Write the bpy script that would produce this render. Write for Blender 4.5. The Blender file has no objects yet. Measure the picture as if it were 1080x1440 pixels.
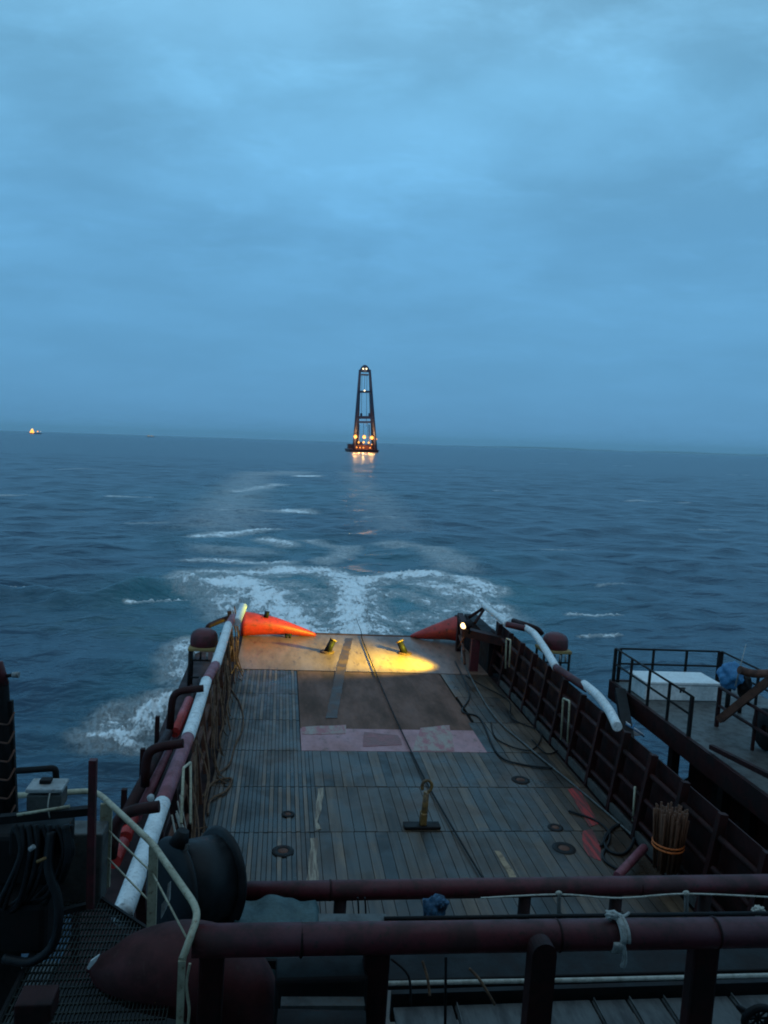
import bpy, bmesh, math, random
import numpy as np
from mathutils import Vector, Matrix, noise as mnoise

random.seed(7)
rng = np.random.default_rng(11)
sc = bpy.context.scene
COL = sc.collection
SEA = -2.4                      # sea level under the ship's deck (deck is z = 0 in the ship's frame)
ROLL = (Matrix.Translation((3.2, 0, SEA)) @ Matrix.Rotation(math.radians(1.75), 4, 'Y')
        @ Matrix.Translation((-3.2, 0, -SEA)))   # the ship heels a little to its own side

# ------------------------------------------------------------------ camera
F = 1080.0
RHO = math.atan(36 / 1080)
D0 = 97 * math.cos(RHO)
TH = math.atan(D0 / F)
PSI = math.radians(7.53)
fw = Vector((math.sin(PSI) * math.cos(TH), math.cos(PSI) * math.cos(TH), -math.sin(TH)))
r0 = Vector((math.cos(PSI), -math.sin(PSI), 0))
u0 = r0.cross(fw)
RT = r0 * math.cos(RHO) + u0 * math.sin(RHO)
UP = u0 * math.cos(RHO) - r0 * math.sin(RHO)
EYE_S = Vector((0, 0, 8.0))
EYE = ROLL @ EYE_S
cam = bpy.data.cameras.new("camera")
cam.sensor_fit = 'VERTICAL'
cam.sensor_height = 36
cam.lens = 27
cam.clip_start = 0.05
cam.clip_end = 90000
camo = bpy.data.objects.new("camera", cam)
COL.objects.link(camo)
mw = Matrix((RT, UP, -fw)).transposed().to_4x4()
mw.translation = EYE
camo.matrix_world = mw
sc.camera = camo
RINV = ROLL.to_3x3().inverted()


def P(px, py, x=None, y=None, z=None):
    """survey: a sight line from the bridge meets a plane x=, y= or z= of the ship's frame"""
    d = RINV @ (fw * F + RT * (px - 540) - UP * (py - 720))
    if y is not None:
        t = (y - EYE_S.y) / d.y
    elif z is not None:
        t = (z - EYE_S.z) / d.z
    else:
        t = (x - EYE_S.x) / d.x
    return EYE_S + d * t


def PW(px, py, y=None, z=SEA):
    """the same in the world's frame (sea and far things)"""
    d = fw * F + RT * (px - 540) - UP * (py - 720)
    t = (y - EYE.y) / d.y if y is not None else (z - EYE.z) / d.z
    return EYE + d * t


# ------------------------------------------------------------------ materials
def new_mat(name):
    m = bpy.data.materials.new(name)
    m.use_nodes = True
    nt = m.node_tree
    return m, nt, nt.nodes['Principled BSDF']


def N(nt, t, **k):
    n = nt.nodes.new(t)
    for a, v in k.items():
        if hasattr(n, a) and not (a in n.inputs):
            setattr(n, a, v)
        else:
            n.inputs[a].default_value = v
    return n


def mix_rgb(nt, fac, a, b, blend='MIX'):
    n = nt.nodes.new('ShaderNodeMix')
    n.data_type = 'RGBA'
    n.blend_type = blend
    for s, v in ((n.inputs[0], fac), (n.inputs[6], a), (n.inputs[7], b)):
        if hasattr(v, 'is_output'):
            nt.links.new(v, s)
        elif isinstance(v, (int, float)):
            s.default_value = v
        else:
            s.default_value = (*v, 1)
    return n.outputs[2]


def ramp(nt, src, p0, p1, v0=0.0, v1=1.0):
    n = nt.nodes.new('ShaderNodeMapRange')
    n.interpolation_type = 'SMOOTHSTEP'
    nt.links.new(src, n.inputs[0])
    n.inputs[1].default_value = p0
    n.inputs[2].default_value = p1
    n.inputs[3].default_value = v0
    n.inputs[4].default_value = v1
    return n.outputs[0]


def pmat(name, c1, c2=None, rough=0.6, scale=3.0, lo=0.45, hi=0.62, bump=0.02, metal=0.0, stretch=(1, 1, 1), c3=None, spec=0.5):
    """painted or worn surface: base colour with patches of a second colour (rust, dirt, wear) and specks of a third"""
    m, nt, b = new_mat(name)
    tc = N(nt, 'ShaderNodeTexCoord')
    mp = N(nt, 'ShaderNodeMapping')
    mp.inputs['Scale'].default_value = stretch
    nt.links.new(tc.outputs['Object'], mp.inputs[0])
    n1 = N(nt, 'ShaderNodeTexNoise', Scale=scale, Detail=8.0, Roughness=0.65)
    nt.links.new(mp.outputs[0], n1.inputs['Vector'])
    col = mix_rgb(nt, ramp(nt, n1.outputs[0], lo, hi), c1, c2 or c1)
    n2 = N(nt, 'ShaderNodeTexNoise', Scale=scale * 6, Detail=6.0, Roughness=0.7)
    nt.links.new(mp.outputs[0], n2.inputs['Vector'])
    if c3:
        col = mix_rgb(nt, ramp(nt, n2.outputs[0], 0.58, 0.66), col, c3)
    col = mix_rgb(nt, ramp(nt, n2.outputs[0], 0.3, 0.7, 0.0, 0.4), col, (0.35, 0.33, 0.33), 'MULTIPLY')
    nt.links.new(col, b.inputs['Base Color'])
    nt.links.new(ramp(nt, n1.outputs[0], 0.3, 0.7, rough - 0.08, min(1, rough + 0.15)), b.inputs['Roughness'])
    b.inputs['Metallic'].default_value = metal
    b.inputs['Specular IOR Level'].default_value = spec
    if bump:
        bp = N(nt, 'ShaderNodeBump', Strength=0.6, Distance=bump)
        nt.links.new(n2.outputs[0], bp.inputs['Height'])
        nt.links.new(bp.outputs[0], b.inputs['Normal'])
    return m


def emat(name, color, strength):
    m, nt, b = new_mat(name)
    b.inputs['Base Color'].default_value = (0.01, 0.01, 0.01, 1)
    b.inputs['Emission Color'].default_value = (*color, 1)
    b.inputs['Emission Strength'].default_value = strength
    return m


RED = pmat('red_oxide_paint', (0.105, 0.016, 0.020), (0.055, 0.015, 0.013), 0.5, 2.5, spec=0.35, c3=(0.05, 0.018, 0.010), bump=0.004)
DARKRED = pmat('dark_red_paint', (0.036, 0.008, 0.007), (0.018, 0.007, 0.006), 0.6, 2.0, spec=0.2, c3=(0.022, 0.010, 0.008), bump=0.006)
PURPLE = pmat('faded_red_paint', (0.26, 0.07, 0.09), (0.18, 0.045, 0.055), 0.5, 3.0, c3=(0.12, 0.04, 0.03), bump=0.004)
ORANGE = pmat('orange_red_paint', (0.48, 0.027, 0.020), (0.34, 0.020, 0.014), 0.4, 1.3, c3=(0.12, 0.018, 0.012), bump=0.004)
WHITE = pmat('worn_white_paint', (0.80, 0.80, 0.78), (0.66, 0.66, 0.64), 0.45, 3.0, c3=(0.42, 0.38, 0.34), bump=0.004)
CREAM = pmat('cream_paint', (0.50, 0.44, 0.30), (0.38, 0.33, 0.22), 0.45, 4.0, c3=(0.25, 0.14, 0.07), bump=0.003)
BLACK = pmat('black_steel', (0.009, 0.008, 0.008), (0.016, 0.010, 0.009), 0.6, 3.0, bump=0.006, spec=0.2)
RUBBER = pmat('black_rubber', (0.008, 0.008, 0.009), (0.016, 0.016, 0.017), 0.5, 5.0, bump=0.003, spec=0.25)
RUST = pmat('rusty_steel', (0.12, 0.038, 0.018), (0.06, 0.022, 0.012), 0.75, 4.0, c3=(0.17, 0.065, 0.022), bump=0.012)
ROPE = pmat('weathered_rope', (0.15, 0.075, 0.038), (0.07, 0.034, 0.018), 0.9, 9.0, bump=0.01)
PALE_ROPE = pmat('pale_rope', (0.55, 0.50, 0.42), (0.40, 0.35, 0.28), 0.9, 12.0, bump=0.01)
GREY = pmat('grey_steel', (0.085, 0.08, 0.072), (0.05, 0.044, 0.04), 0.5, 4.0, bump=0.004, c3=(0.14, 0.08, 0.05))
LIGHTGREY = pmat('pale_grey_paint', (0.38, 0.38, 0.37), (0.28, 0.28, 0.27), 0.5, 5.0, bump=0.003, c3=(0.22, 0.16, 0.12))
TEAL = pmat('teal_tarpaulin', (0.045, 0.09, 0.09), (0.03, 0.065, 0.07), 0.5, 4.0, bump=0.02)
BLUETARP = pmat('blue_tarpaulin', (0.05, 0.22, 0.42), (0.03, 0.15, 0.32), 0.5, 6.0, bump=0.03)
CLOTH = pmat('white_cloth', (0.50, 0.48, 0.44), (0.36, 0.34, 0.31), 0.95, 14.0, bump=0.02)
YELLOWWOOD = pmat('yellow_brown_board', (0.34, 0.22, 0.07), (0.22, 0.14, 0.06), 0.7, 5.0, bump=0.01, stretch=(1, 6, 6))
CANE = pmat('bamboo_cane', (0.13, 0.042, 0.014), (0.07, 0.024, 0.008), 0.7, 7.0, bump=0.01, stretch=(4, 4, 0.5))
BRASS = pmat('yellow_worn_steel', (0.24, 0.12, 0.03), (0.09, 0.045, 0.02), 0.5, 8.0, bump=0.01)
PANEL = pmat('blue_grey_panel', (0.085, 0.08, 0.074), (0.045, 0.04, 0.038), 0.55, 5.0, bump=0.006, stretch=(1, 0.3, 1))
TREAD = pmat('green_grey_tread', (0.018, 0.022, 0.016), (0.011, 0.012, 0.010), 0.6, 6.0, bump=0.004)
NAVY = pmat('dark_blue_steel', (0.018, 0.022, 0.060), (0.026, 0.020, 0.048), 0.55, 0.4, bump=0.0)
WHITEHULL = pmat('white_shell', (0.80, 0.80, 0.78), (0.72, 0.72, 0.70), 0.4, 2.0, bump=0.003)
GLASS = pmat('dark_window_glass', (0.02, 0.025, 0.03), rough=0.08, bump=0)
BRIDGEWHITE = pmat('superstructure_paint', (0.45, 0.43, 0.40), (0.36, 0.33, 0.30), 0.5, 1.0, bump=0.002)
LAMP_WARM = emat('lit_sodium_lamp', (1.0, 0.36, 0.045), 2.8)
LAMP_PALE = emat('lit_pale_lamp', (1.0, 0.80, 0.45), 3.0)
LAMP_DECK = emat('lit_deck_lamp', (1.0, 0.66, 0.28), 4.0)
WIN_WARM = emat('lit_cabin_window', (1.0, 0.55, 0.2), 9.0)


# ------------------------------------------------------------------ mesh building
class MB:
    def __init__(self):
        self.bm = bmesh.new()
        self.tone = self.bm.loops.layers.float_color.new('tone')

    def _faces(self, ret):
        return [f for f in ret if isinstance(f, bmesh.types.BMFace)]

    def box(self, c, s, rot=None, bev=0.0, tone=None):
        M = Matrix.Translation(Vector(c)) @ (rot.to_4x4() if rot else Matrix.Identity(4)) @ Matrix.Diagonal((*s, 1))
        r = bmesh.ops.create_cube(self.bm, size=1, matrix=M)
        vs = r['verts']
        if bev:
            es = list({e for v in vs for e in v.link_edges})
            rr = bmesh.ops.bevel(self.bm, geom=es, offset=bev, segments=2, affect='EDGES', profile=0.5)
            vs = rr['verts']
        if tone is not None:
            for f in {f for v in vs for f in v.link_faces}:
                for l in f.loops:
                    l[self.tone] = (tone, tone, tone, 1)
        return self

    def bar(self, a, b, w, h=None, up=(0, 0, 1), bev=0.0):
        a, b = Vector(a), Vector(b)
        d = b - a
        q = d.normalized()
        u = Vector(up)
        if abs(q.dot(u)) > 0.98:
            u = Vector((0, 1, 0))
        sx = q.cross(u).normalized()
        uz = sx.cross(q)
        R = Matrix((sx, q, uz)).transposed()
        return self.box((a + b) / 2, (w, d.length, h or w), R, bev)

    def tube(self, pts, r, seg=10, cap=True):
        pts = [Vector(p) for p in pts]
        n = len(pts)
        rs = r if isinstance(r, (list, tuple)) else [r] * n
        rings = []
        prev = None
        for i, p in enumerate(pts):
            t = (pts[min(i + 1, n - 1)] - pts[max(i - 1, 0)]).normalized()
            if prev is None:
                a = Vector((0, 0, 1)) if abs(t.z) < 0.9 else Vector((1, 0, 0))
                x = t.cross(a).normalized()
            else:
                x = (prev - t * prev.dot(t)).normalized()
            prev = x
            yv = t.cross(x)
            rings.append([self.bm.verts.new(p + (x * math.cos(2 * math.pi * k / seg) + yv * math.sin(2 * math.pi * k / seg)) * rs[i]) for k in range(seg)])
        for i in range(n - 1):
            for k in range(seg):
                f = self.bm.faces.new((rings[i][k], rings[i][(k + 1) % seg], rings[i + 1][(k + 1) % seg], rings[i + 1][k]))
                f.smooth = True
        if cap:
            self.bm.faces.new(list(reversed(rings[0])))
            self.bm.faces.new(rings[-1])
        return self

    def lathe(self, c, prof, axis=(0, 0, 1), seg=24):
        """prof: (radius, height along axis) pairs"""
        ax = Vector(axis).normalized()
        q = Vector((0, 0, 1)).rotation_difference(ax)
        rings = []
        for r, h in prof:
            if r < 1e-5:
                rings.append([self.bm.verts.new(Vector(c) + q @ Vector((0, 0, h)))])
            else:
                rings.append([self.bm.verts.new(Vector(c) + q @ Vector((r * math.cos(2 * math.pi * k / seg), r * math.sin(2 * math.pi * k / seg), h))) for k in range(seg)])
        for A, B in zip(rings[:-1], rings[1:]):
            for k in range(seg):
                j = (k + 1) % seg
                if len(A) == 1 and len(B) == 1:
                    continue
                if len(A) == 1:
                    f = self.bm.faces.new((A[0], B[k], B[j]))
                elif len(B) == 1:
                    f = self.bm.faces.new((A[k], A[j], B[0]))
                else:
                    f = self.bm.faces.new((A[k], A[j], B[j], B[k]))
                f.smooth = True
        return self

    def ball(self, c, r, seg=12):
        return self.lathe(c, [(r * math.sin(math.pi * i / 8) if 0 < i < 8 else 0, -r * math.cos(math.pi * i / 8)) for i in range(9)], seg=seg)

    def prism(self, poly, ext):
        e = Vector(ext)
        a = [self.bm.verts.new(Vector(p)) for p in poly]
        b = [self.bm.verts.new(Vector(p) + e) for p in poly]
        n = len(a)
        self.bm.faces.new(list(reversed(a)))
        self.bm.faces.new(b)
        for i in range(n):
            self.bm.faces.new((a[i], a[(i + 1) % n], b[(i + 1) % n], b[i]))
        return self

    def blob(self, c, s, seed=0, amp=0.25, freq=2.0, sub=4):
        r = bmesh.ops.create_icosphere(self.bm, subdivisions=sub, radius=1)
        for v in r['verts']:
            k = 1 + amp * mnoise.noise(v.co * freq + Vector((seed * 7.3, seed * 3.1, 0))) + 0.6 * amp * abs(mnoise.noise(v.co * freq * 2.6 + Vector((seed, 0, 5))))
            v.co = Vector(c) + Vector((v.co.x * s[0] * k, v.co.y * s[1] * k, v.co.z * s[2] * k))
            for f in v.link_faces:
                f.smooth = True
        return self

    def build(self, name, mat, parent=None, loc=None):
        bmesh.ops.recalc_face_normals(self.bm, faces=self.bm.faces)
        base = Vector((0, 0, 0))
        if parent is not None:
            base = origin_of(parent)
        elif loc is not None:
            base = Vector(loc)
        for v in self.bm.verts:
            v.co -= base
        me = bpy.data.meshes.new(name)
        self.bm.to_mesh(me)
        self.bm.free()
        me.materials.append(mat)
        o = bpy.data.objects.new(name, me)
        COL.objects.link(o)
        if parent is not None:
            o.parent = parent
        else:
            o.location = base
        return o


def origin_of(o):
    v = Vector(o.location)
    while o.parent:
        o = o.parent
        v = v + o.location
    return v


SHIP = []


def tag(o, label, cat, group=None, kind=None, ship=True):
    if label:
        o['label'] = label
    if cat:
        o['category'] = cat
    if group:
        o['group'] = group
    if kind:
        o['kind'] = kind
    if ship:
        SHIP.append(o)
    return o


def thing(name, loc, label, cat, group=None, kind=None, ship=True):
    o = bpy.data.objects.new(name, None)
    o.empty_display_size = 0.2
    COL.objects.link(o)
    o.location = Vector(loc)
    return tag(o, label, cat, group, kind, ship)


def smooth_path(pts, n=6):
    """Catmull-Rom through the points"""
    pts = [Vector(p) for p in pts]
    out = []
    for i in range(len(pts) - 1):
        p0, p1, p2, p3 = pts[max(i - 1, 0)], pts[i], pts[i + 1], pts[min(i + 2, len(pts) - 1)]
        for k in range(n):
            t = k / n
            out.append(0.5 * ((2 * p1) + (p2 - p0) * t + (2 * p0 - 5 * p1 + 4 * p2 - p3) * t * t + (3 * p1 - p0 - 3 * p2 + p3) * t ** 3))
    out.append(pts[-1])
    return out


def bend(pts, r=0.12, n=4):
    """round the corners of a pipe run"""
    pts = [Vector(p) for p in pts]
    out = [pts[0]]
    for i in range(1, len(pts) - 1):
        a, b, c = pts[i - 1], pts[i], pts[i + 1]
        ra = min(r, (a - b).length * 0.45)
        rc = min(r, (c - b).length * 0.45)
        p, q = b + (a - b).normalized() * ra, b + (c - b).normalized() * rc
        for k in range(n + 1):
            t = k / n
            out.append(p * (1 - t) ** 2 + b * 2 * t * (1 - t) + q * t * t)
    out.append(pts[-1])
    return out


# ------------------------------------------------------------------ sky and light (overcast dusk)
world = bpy.data.worlds.new("World")
sc.world = world
world.use_nodes = True
wt = world.node_tree
bg = wt.nodes['Background']
tc = N(wt, 'ShaderNodeTexCoord')
sep = N(wt, 'ShaderNodeSeparateXYZ')
wt.links.new(tc.outputs['Generated'], sep.inputs[0])
cr = N(wt, 'ShaderNodeValToRGB')
wt.links.new(sep.outputs['Z'], cr.inputs[0])
els = cr.color_ramp.elements
els[0].position = 0.0
els[0].color = (0.108, 0.318, 0.570, 1)
els[1].position = 1.0
els[1].color = (0.34, 0.54, 0.72, 1)
for p_, c_ in ((0.10, (0.119, 0.355, 0.622)), (0.25, (0.142, 0.410, 0.702)), (0.40, (0.177, 0.466, 0.742)), (0.52, (0.222, 0.51, 0.765)), (0.7, (0.28, 0.52, 0.74))):
    e = els.new(p_)
    e.color = (*c_, 1)
# cloud sheet: the view direction meets a flat layer high above
zz = N(wt, 'ShaderNodeMath', operation='ADD')
wt.links.new(sep.outputs['Z'], zz.inputs[0])
zz.inputs[1].default_value = 0.16
zm = N(wt, 'ShaderNodeMath', operation='MAXIMUM')
wt.links.new(zz.outputs[0], zm.inputs[0])
zm.inputs[1].default_value = 0.08
dv = N(wt, 'ShaderNodeVectorMath', operation='SCALE')
inv = N(wt, 'ShaderNodeMath', operation='DIVIDE')
inv.inputs[0].default_value = 1.0
wt.links.new(zm.outputs[0], inv.inputs[1])
wt.links.new(tc.outputs['Generated'], dv.inputs[0])
wt.links.new(inv.outputs[0], dv.inputs['Scale'])
mp = N(wt, 'ShaderNodeMapping')
mp.inputs['Location'].default_value = (1.7, 0.4, 0)
mp.inputs['Rotation'].default_value = (0, 0, 0.25)
mp.inputs['Scale'].default_value = (0.95, 1.25, 0.0)
wt.links.new(dv.outputs[0], mp.inputs[0])
c1 = N(wt, 'ShaderNodeTexNoise', Scale=1.15, Detail=9.0, Roughness=0.56, Distortion=0.25)
c2 = N(wt, 'ShaderNodeTexNoise', Scale=2.6, Detail=8.0, Roughness=0.62, Distortion=0.4)
wt.links.new(mp.outputs[0], c1.inputs['Vector'])
wt.links.new(mp.outputs[0], c2.inputs['Vector'])
fade = ramp(wt, sep.outputs['Z'], 0.03, 0.45, 0.15, 1.0)
k1 = ramp(wt, c1.outputs[0], 0.32, 0.68, -0.17, 0.19)
k2 = ramp(wt, c2.outputs[0], 0.48, 0.72, -0.03, 0.15)
ks = N(wt, 'ShaderNodeMath', operation='ADD')
wt.links.new(k1, ks.inputs[0])
wt.links.new(k2, ks.inputs[1])
kf = N(wt, 'ShaderNodeMath', operation='MULTIPLY_ADD')
wt.links.new(ks.outputs[0], kf.inputs[0])
wt.links.new(fade, kf.inputs[1])
kf.inputs[2].default_value = 1.0
sky = N(wt, 'ShaderNodeTexSky', sky_type='NISHITA', sun_disc=False)
sky.sun_elevation = math.radians(3)
sky.sun_rotation = math.radians(200)
sks = N(wt, 'ShaderNodeVectorMath', operation='SCALE')
wt.links.new(sky.outputs[0], sks.inputs[0])
sks.inputs['Scale'].default_value = 0.10
cl = N(wt, 'ShaderNodeVectorMath', operation='SCALE')
wt.links.new(cr.outputs[0], cl.inputs[0])
wt.links.new(kf.outputs[0], cl.inputs['Scale'])
out = mix_rgb(wt, 0.03, cl.outputs[0], sks.outputs[0])
wt.links.new(out, bg.inputs[0])
bg.inputs[1].default_value = 1.0

sun = bpy.data.lights.new("sun", 'SUN')
sun.energy = 0.12
sun.angle = math.radians(40)
sun.color = (1.0, 0.93, 0.85)
suno = bpy.data.objects.new("sun", sun)
COL.objects.link(suno)
suno.rotation_euler = (math.radians(50), 0, math.radians(200 - 180))
sc.view_settings.view_transform = 'Standard'
sc.view_settings.look = 'None'
sc.view_settings.exposure = 0
sc.view_settings.gamma = 1
# ------------------------------------------------------------------ sea
def sea_profile():
    # rings outward from under the bridge, dense in the sector astern, coarse elsewhere
    r = [3.0]
    while r[-1] < 56000:
        rr = r[-1]
        k = 0.0065 if rr < 400 else (0.012 if rr < 1500 else 0.04)
        r.append(rr + max(0.10, rr * k))
    r = np.array(r)
    a1 = np.radians(np.linspace(-42, 50, 640))
    a2 = np.radians(np.linspace(50, 360 - 42, 60))[1:-1]
    return r, np.concatenate([a1, a2])


RR, AA = sea_profile()
nr, na = len(RR), len(AA)
X = RR[:, None] * np.sin(AA)[None, :] + EYE.x
Y = RR[:, None] * np.cos(AA)[None, :] + EYE.y
X0, Y0 = X.copy(), Y.copy()
spacing = np.maximum(RR * 0.0065, 0.1)
spacing[RR > 400] = RR[RR > 400] * 0.012
spacing[RR > 1500] = RR[RR > 1500] * 0.04
DX = np.zeros_like(X)
DY = np.zeros_like(X)
Z = np.zeros_like(X)
# calm pool right behind the stern where the propeller wash flattens the sea
wx, wy = 4.0, 47.0
calm = 1 - 0.55 * np.exp(-(((X - wx) / 13) ** 2 + ((Y - wy) / 16) ** 2))
for L in np.geomspace(0.7, 30, 72):
    ang = rng.normal(0, 0.8) + math.radians(100)
    kx, ky = math.cos(ang), math.sin(ang)
    k = 2 * math.pi / L
    slope = 0.058 if L < 8 else (0.032 if L < 14 else 0.016)
    A = slope / k * rng.uniform(0.6, 1.3)
    w = np.clip((L / spacing - 2.5) / 4.0, 0, 1)[:, None]
    # long-crested waves come in groups
    grp = 0.65 + 0.35 * np.sin((X * -ky + Y * kx) * k * rng.uniform(0.08, 0.2) + rng.uniform(0, 6.28))
    ph = (X * kx + Y * ky) * k + rng.uniform(0, 6.28)
    Z += A * w * grp * np.cos(ph)
    DX -= 0.9 * A * w * grp * kx * np.sin(ph)
    DY -= 0.9 * A * w * grp * ky * np.sin(ph)
Z *= calm
X = X + DX * calm
Y = Y + DY * calm

# foam: strokes (x, y, half width, strength) in metres on the water
foam = np.zeros_like(Z)
aer = np.zeros_like(Z)


def stroke(arr, pts, strength, pw=1.0):
    pts = [Vector(p) for p in pts]
    best = np.zeros_like(arr)
    for a, b in zip(pts[:-1], pts[1:]):
        d = b.xy - a.xy
        L2 = max(d.length_squared, 1e-6)
        t = np.clip(((X0 - a.x) * d.x + (Y0 - a.y) * d.y) / L2, 0, 1)
        w = a.z + (b.z - a.z) * t
        # widths are larger along the ship than across it
        e = ((X0 - a.x - d.x * t) / (1.25 * w)) ** 2 + ((Y0 - a.y - d.y * t) / (1.25 * w)) ** 2
        best = np.maximum(best, np.exp(-e))
    np.maximum(arr, best * strength, out=arr)


def S(pix, w):
    res = []
    for px, py in pix:
        p = PW(px, py)
        res.append((p.x, p.y, w * 1.0))
    return res


# left wash
stroke(foam, S([(292, 826), (330, 818), (365, 832), (395, 858), (418, 884)], 2.3), 1.0)
stroke(foam, S([(300, 806), (350, 806), (400, 800)], 2.4), 0.85)
stroke(foam, S([(330, 845), (370, 862), (400, 880)], 2.4), 0.70)
stroke(foam, S([(262, 806), (240, 818)], 1.1), 0.8)
# wash between the propellers
stroke(foam, S([(395, 802), (450, 803), (487, 815), (500, 840), (493, 870), (498, 890)], 1.7), 1.0)
stroke(foam, S([(515, 830), (520, 860), (540, 888)], 1.5), 0.75)
# right wash
stroke(foam, S([(505, 822), (550, 812), (610, 808), (655, 816), (684, 832)], 1.6), 0.95)
stroke(foam, S([(600, 818), (635, 830), (672, 850), (690, 872)], 2.2), 0.80)
stroke(foam, S([(525, 838), (565, 832), (610, 845), (640, 868)], 1.4), 0.62)
stroke(foam, S([(400, 822), (440, 830), (470, 850)], 1.6), 0.58)
stroke(foam, S([(420, 870), (450, 860), (480, 880)], 1.6), .62)
stroke(foam, S([(310, 835), (340, 868)], 2.0), .8)
stroke(foam, S([(560, 880), (600, 865), (640, 884)], 1.6), .62)
# older streaks farther astern
stroke(foam, S([(274, 756), (320, 750), (382, 745)], 1.6), 0.92)
stroke(foam, S([(376, 758), (405, 767)], 1.4), 0.9)
stroke(foam, S([(272, 788), (330, 786), (395, 791)], 1.4), 0.85)
stroke(foam, S([(430, 760), (490, 768), (478, 782), (455, 790)], 1.5), 0.66)
stroke(foam, S([(548, 764), (600, 768), (625, 782), (640, 798)], 2.6), 0.60)
stroke(foam, S([(300, 772), (360, 775)], 3.0), 0.52)
stroke(foam, S([(318, 692), (350, 688), (395, 681)], 2.8), 0.74)
stroke(foam, S([(322, 718), (400, 719)], 2.6), 0.70)
stroke(foam, S([(405, 719), (424, 720)], 2.2), 0.95)
stroke(foam, S([(424, 669), (440, 669)], 3.0), 0.9)
stroke(foam, S([(525, 727), (548, 728)], 1.8), 0.72)
stroke(foam, S([(355, 668), (420, 664)], 9.0), 0.50)
stroke(foam, S([(310, 740), (330, 700), (360, 664)], 8.0), 0.46)
stroke(foam, S([(560, 745), (530, 700), (490, 664)], 6.0), 0.40)
# along the ship's left side
stroke(foam, S([(270, 905), (258, 930), (262, 960)], 1.1), 0.80)
stroke(foam, S([(248, 985), (225, 995), (190, 1018), (165, 1028)], 1.25), 0.95)
stroke(foam, S([(160, 1000), (170, 1030), (200, 1040)], 0.9), 0.80)
# right of the stern
stroke(foam, S([(712, 868), (700, 850)], 0.9), 0.8)
# scattered whitecaps
for px, py, w_, s_ in ((15, 697, 1.5, .8), (182, 699, 2.0, .85), (8, 825, 1.2, .85), (60, 828, .8, .6), (150, 828, .8, .8), (215, 848, 0.9, .9), (238, 847, .7, .7), (835, 863, 1.0, .85), (845, 893, 0.7, .8), (905, 704, 2.2, .7),
                       (952, 707, 2, .6), (1010, 745, 1.5, .6), (795, 770, 1.4, .7), (868, 824, 1.0, .6), (205, 735, 1.4, .55), (96, 720, 1.4, .55), (715, 690, 2.0, .6), (640, 660, 4.0, .55),
                       (120, 660, 4, .6), (880, 655, 5, .6), (1040, 668, 4, .6), (780, 652, 6, .5)):
    p = PW(px, py)
    stroke(foam, [(p.x - 1.6 * w_, p.y, w_ * 0.45), (p.x + 1.6 * w_, p.y + 0.3 * w_, w_ * 0.3)], s_)
# aerated, greener water inside the wash
stroke(aer, S([(330, 830), (420, 820), (450, 850), (470, 880)], 7.0), 1.0)
stroke(aer, S([(530, 880), (570, 850), (630, 830)], 7.0), 1.0)
stroke(aer, S([(340, 760), (470, 780), (600, 780)], 9.0), 0.45)
stroke(aer, S([(350, 700), (440, 690)], 22.0), 0.30)
stroke(aer, S([(200, 1015), (255, 940)], 2.5), 0.5)
Z += 0.10 * foam * rng.standard_normal(Z.shape) * (RR < 120)[:, None] * 0.6
# the water heaps up where the wash rises
Z += 0.35 * np.clip(foam - 0.55, 0, 1) * (RR < 140)[:, None]
crest = np.zeros_like(Z)
stroke(crest, S([(-60, 842), (60, 838), (130, 846), (200, 834), (262, 828)], 0.9), 1.0)
Z += 1.25 * crest * (0.75 + 0.35 * np.sin(X0 * 0.9) * np.cos(X0 * 0.37 + 1))
foam = np.maximum(foam, 0.0)
Z += SEA

verts = np.stack([X, Y, Z], -1).reshape(-1, 3)
i, j = np.meshgrid(np.arange(nr - 1), np.arange(na), indexing='ij')
jn = (j + 1) % na
quads = np.stack([i * na + j, i * na + jn, (i + 1) * na + jn, (i + 1) * na + j], -1).reshape(-1, 4)
me = bpy.data.meshes.new("sea")
me.vertices.add(len(verts))
me.vertices.foreach_set('co', verts.ravel())
me.loops.add(quads.size)
me.loops.foreach_set('vertex_index', quads.ravel())
me.polygons.add(len(quads))
me.polygons.foreach_set('loop_start', np.arange(0, quads.size, 4))
me.polygons.foreach_set('use_smooth', np.ones(len(quads), bool))
me.update(calc_edges=True)
cl_, cr_ = PW(425, 855), PW(598, 855)
side = X0 > (cl_.x + cr_.x) / 2 + 0.03 * (Y0 - 45)
ex_, ey_ = np.where(side, X0 - cr_.x, X0 - cl_.x), np.where(side, Y0 - cr_.y, Y0 - cl_.y) * 0.62
er = np.hypot(ex_, ey_) + 1e-3
eddy = np.stack([1.5 * ex_ / er, 1.5 * ey_ / er, er * 1.15 + side * 37.0], -1)
at = me.attributes.new('eddy', 'FLOAT_VECTOR', 'POINT')
at.data.foreach_set('vector', eddy.astype(np.float32).ravel())
for nm, arr in (('foam', foam), ('aeration', aer)):
    at = me.attributes.new(nm, 'FLOAT', 'POINT')
    at.data.foreach_set('value', arr.astype(np.float32).ravel())

m, nt, b = new_mat('sea_water')
tc = N(nt, 'ShaderNodeTexCoord')
fo = N(nt, 'ShaderNodeAttribute', attribute_name='foam')
ae = N(nt, 'ShaderNodeAttribute', attribute_name='aeration')
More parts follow.
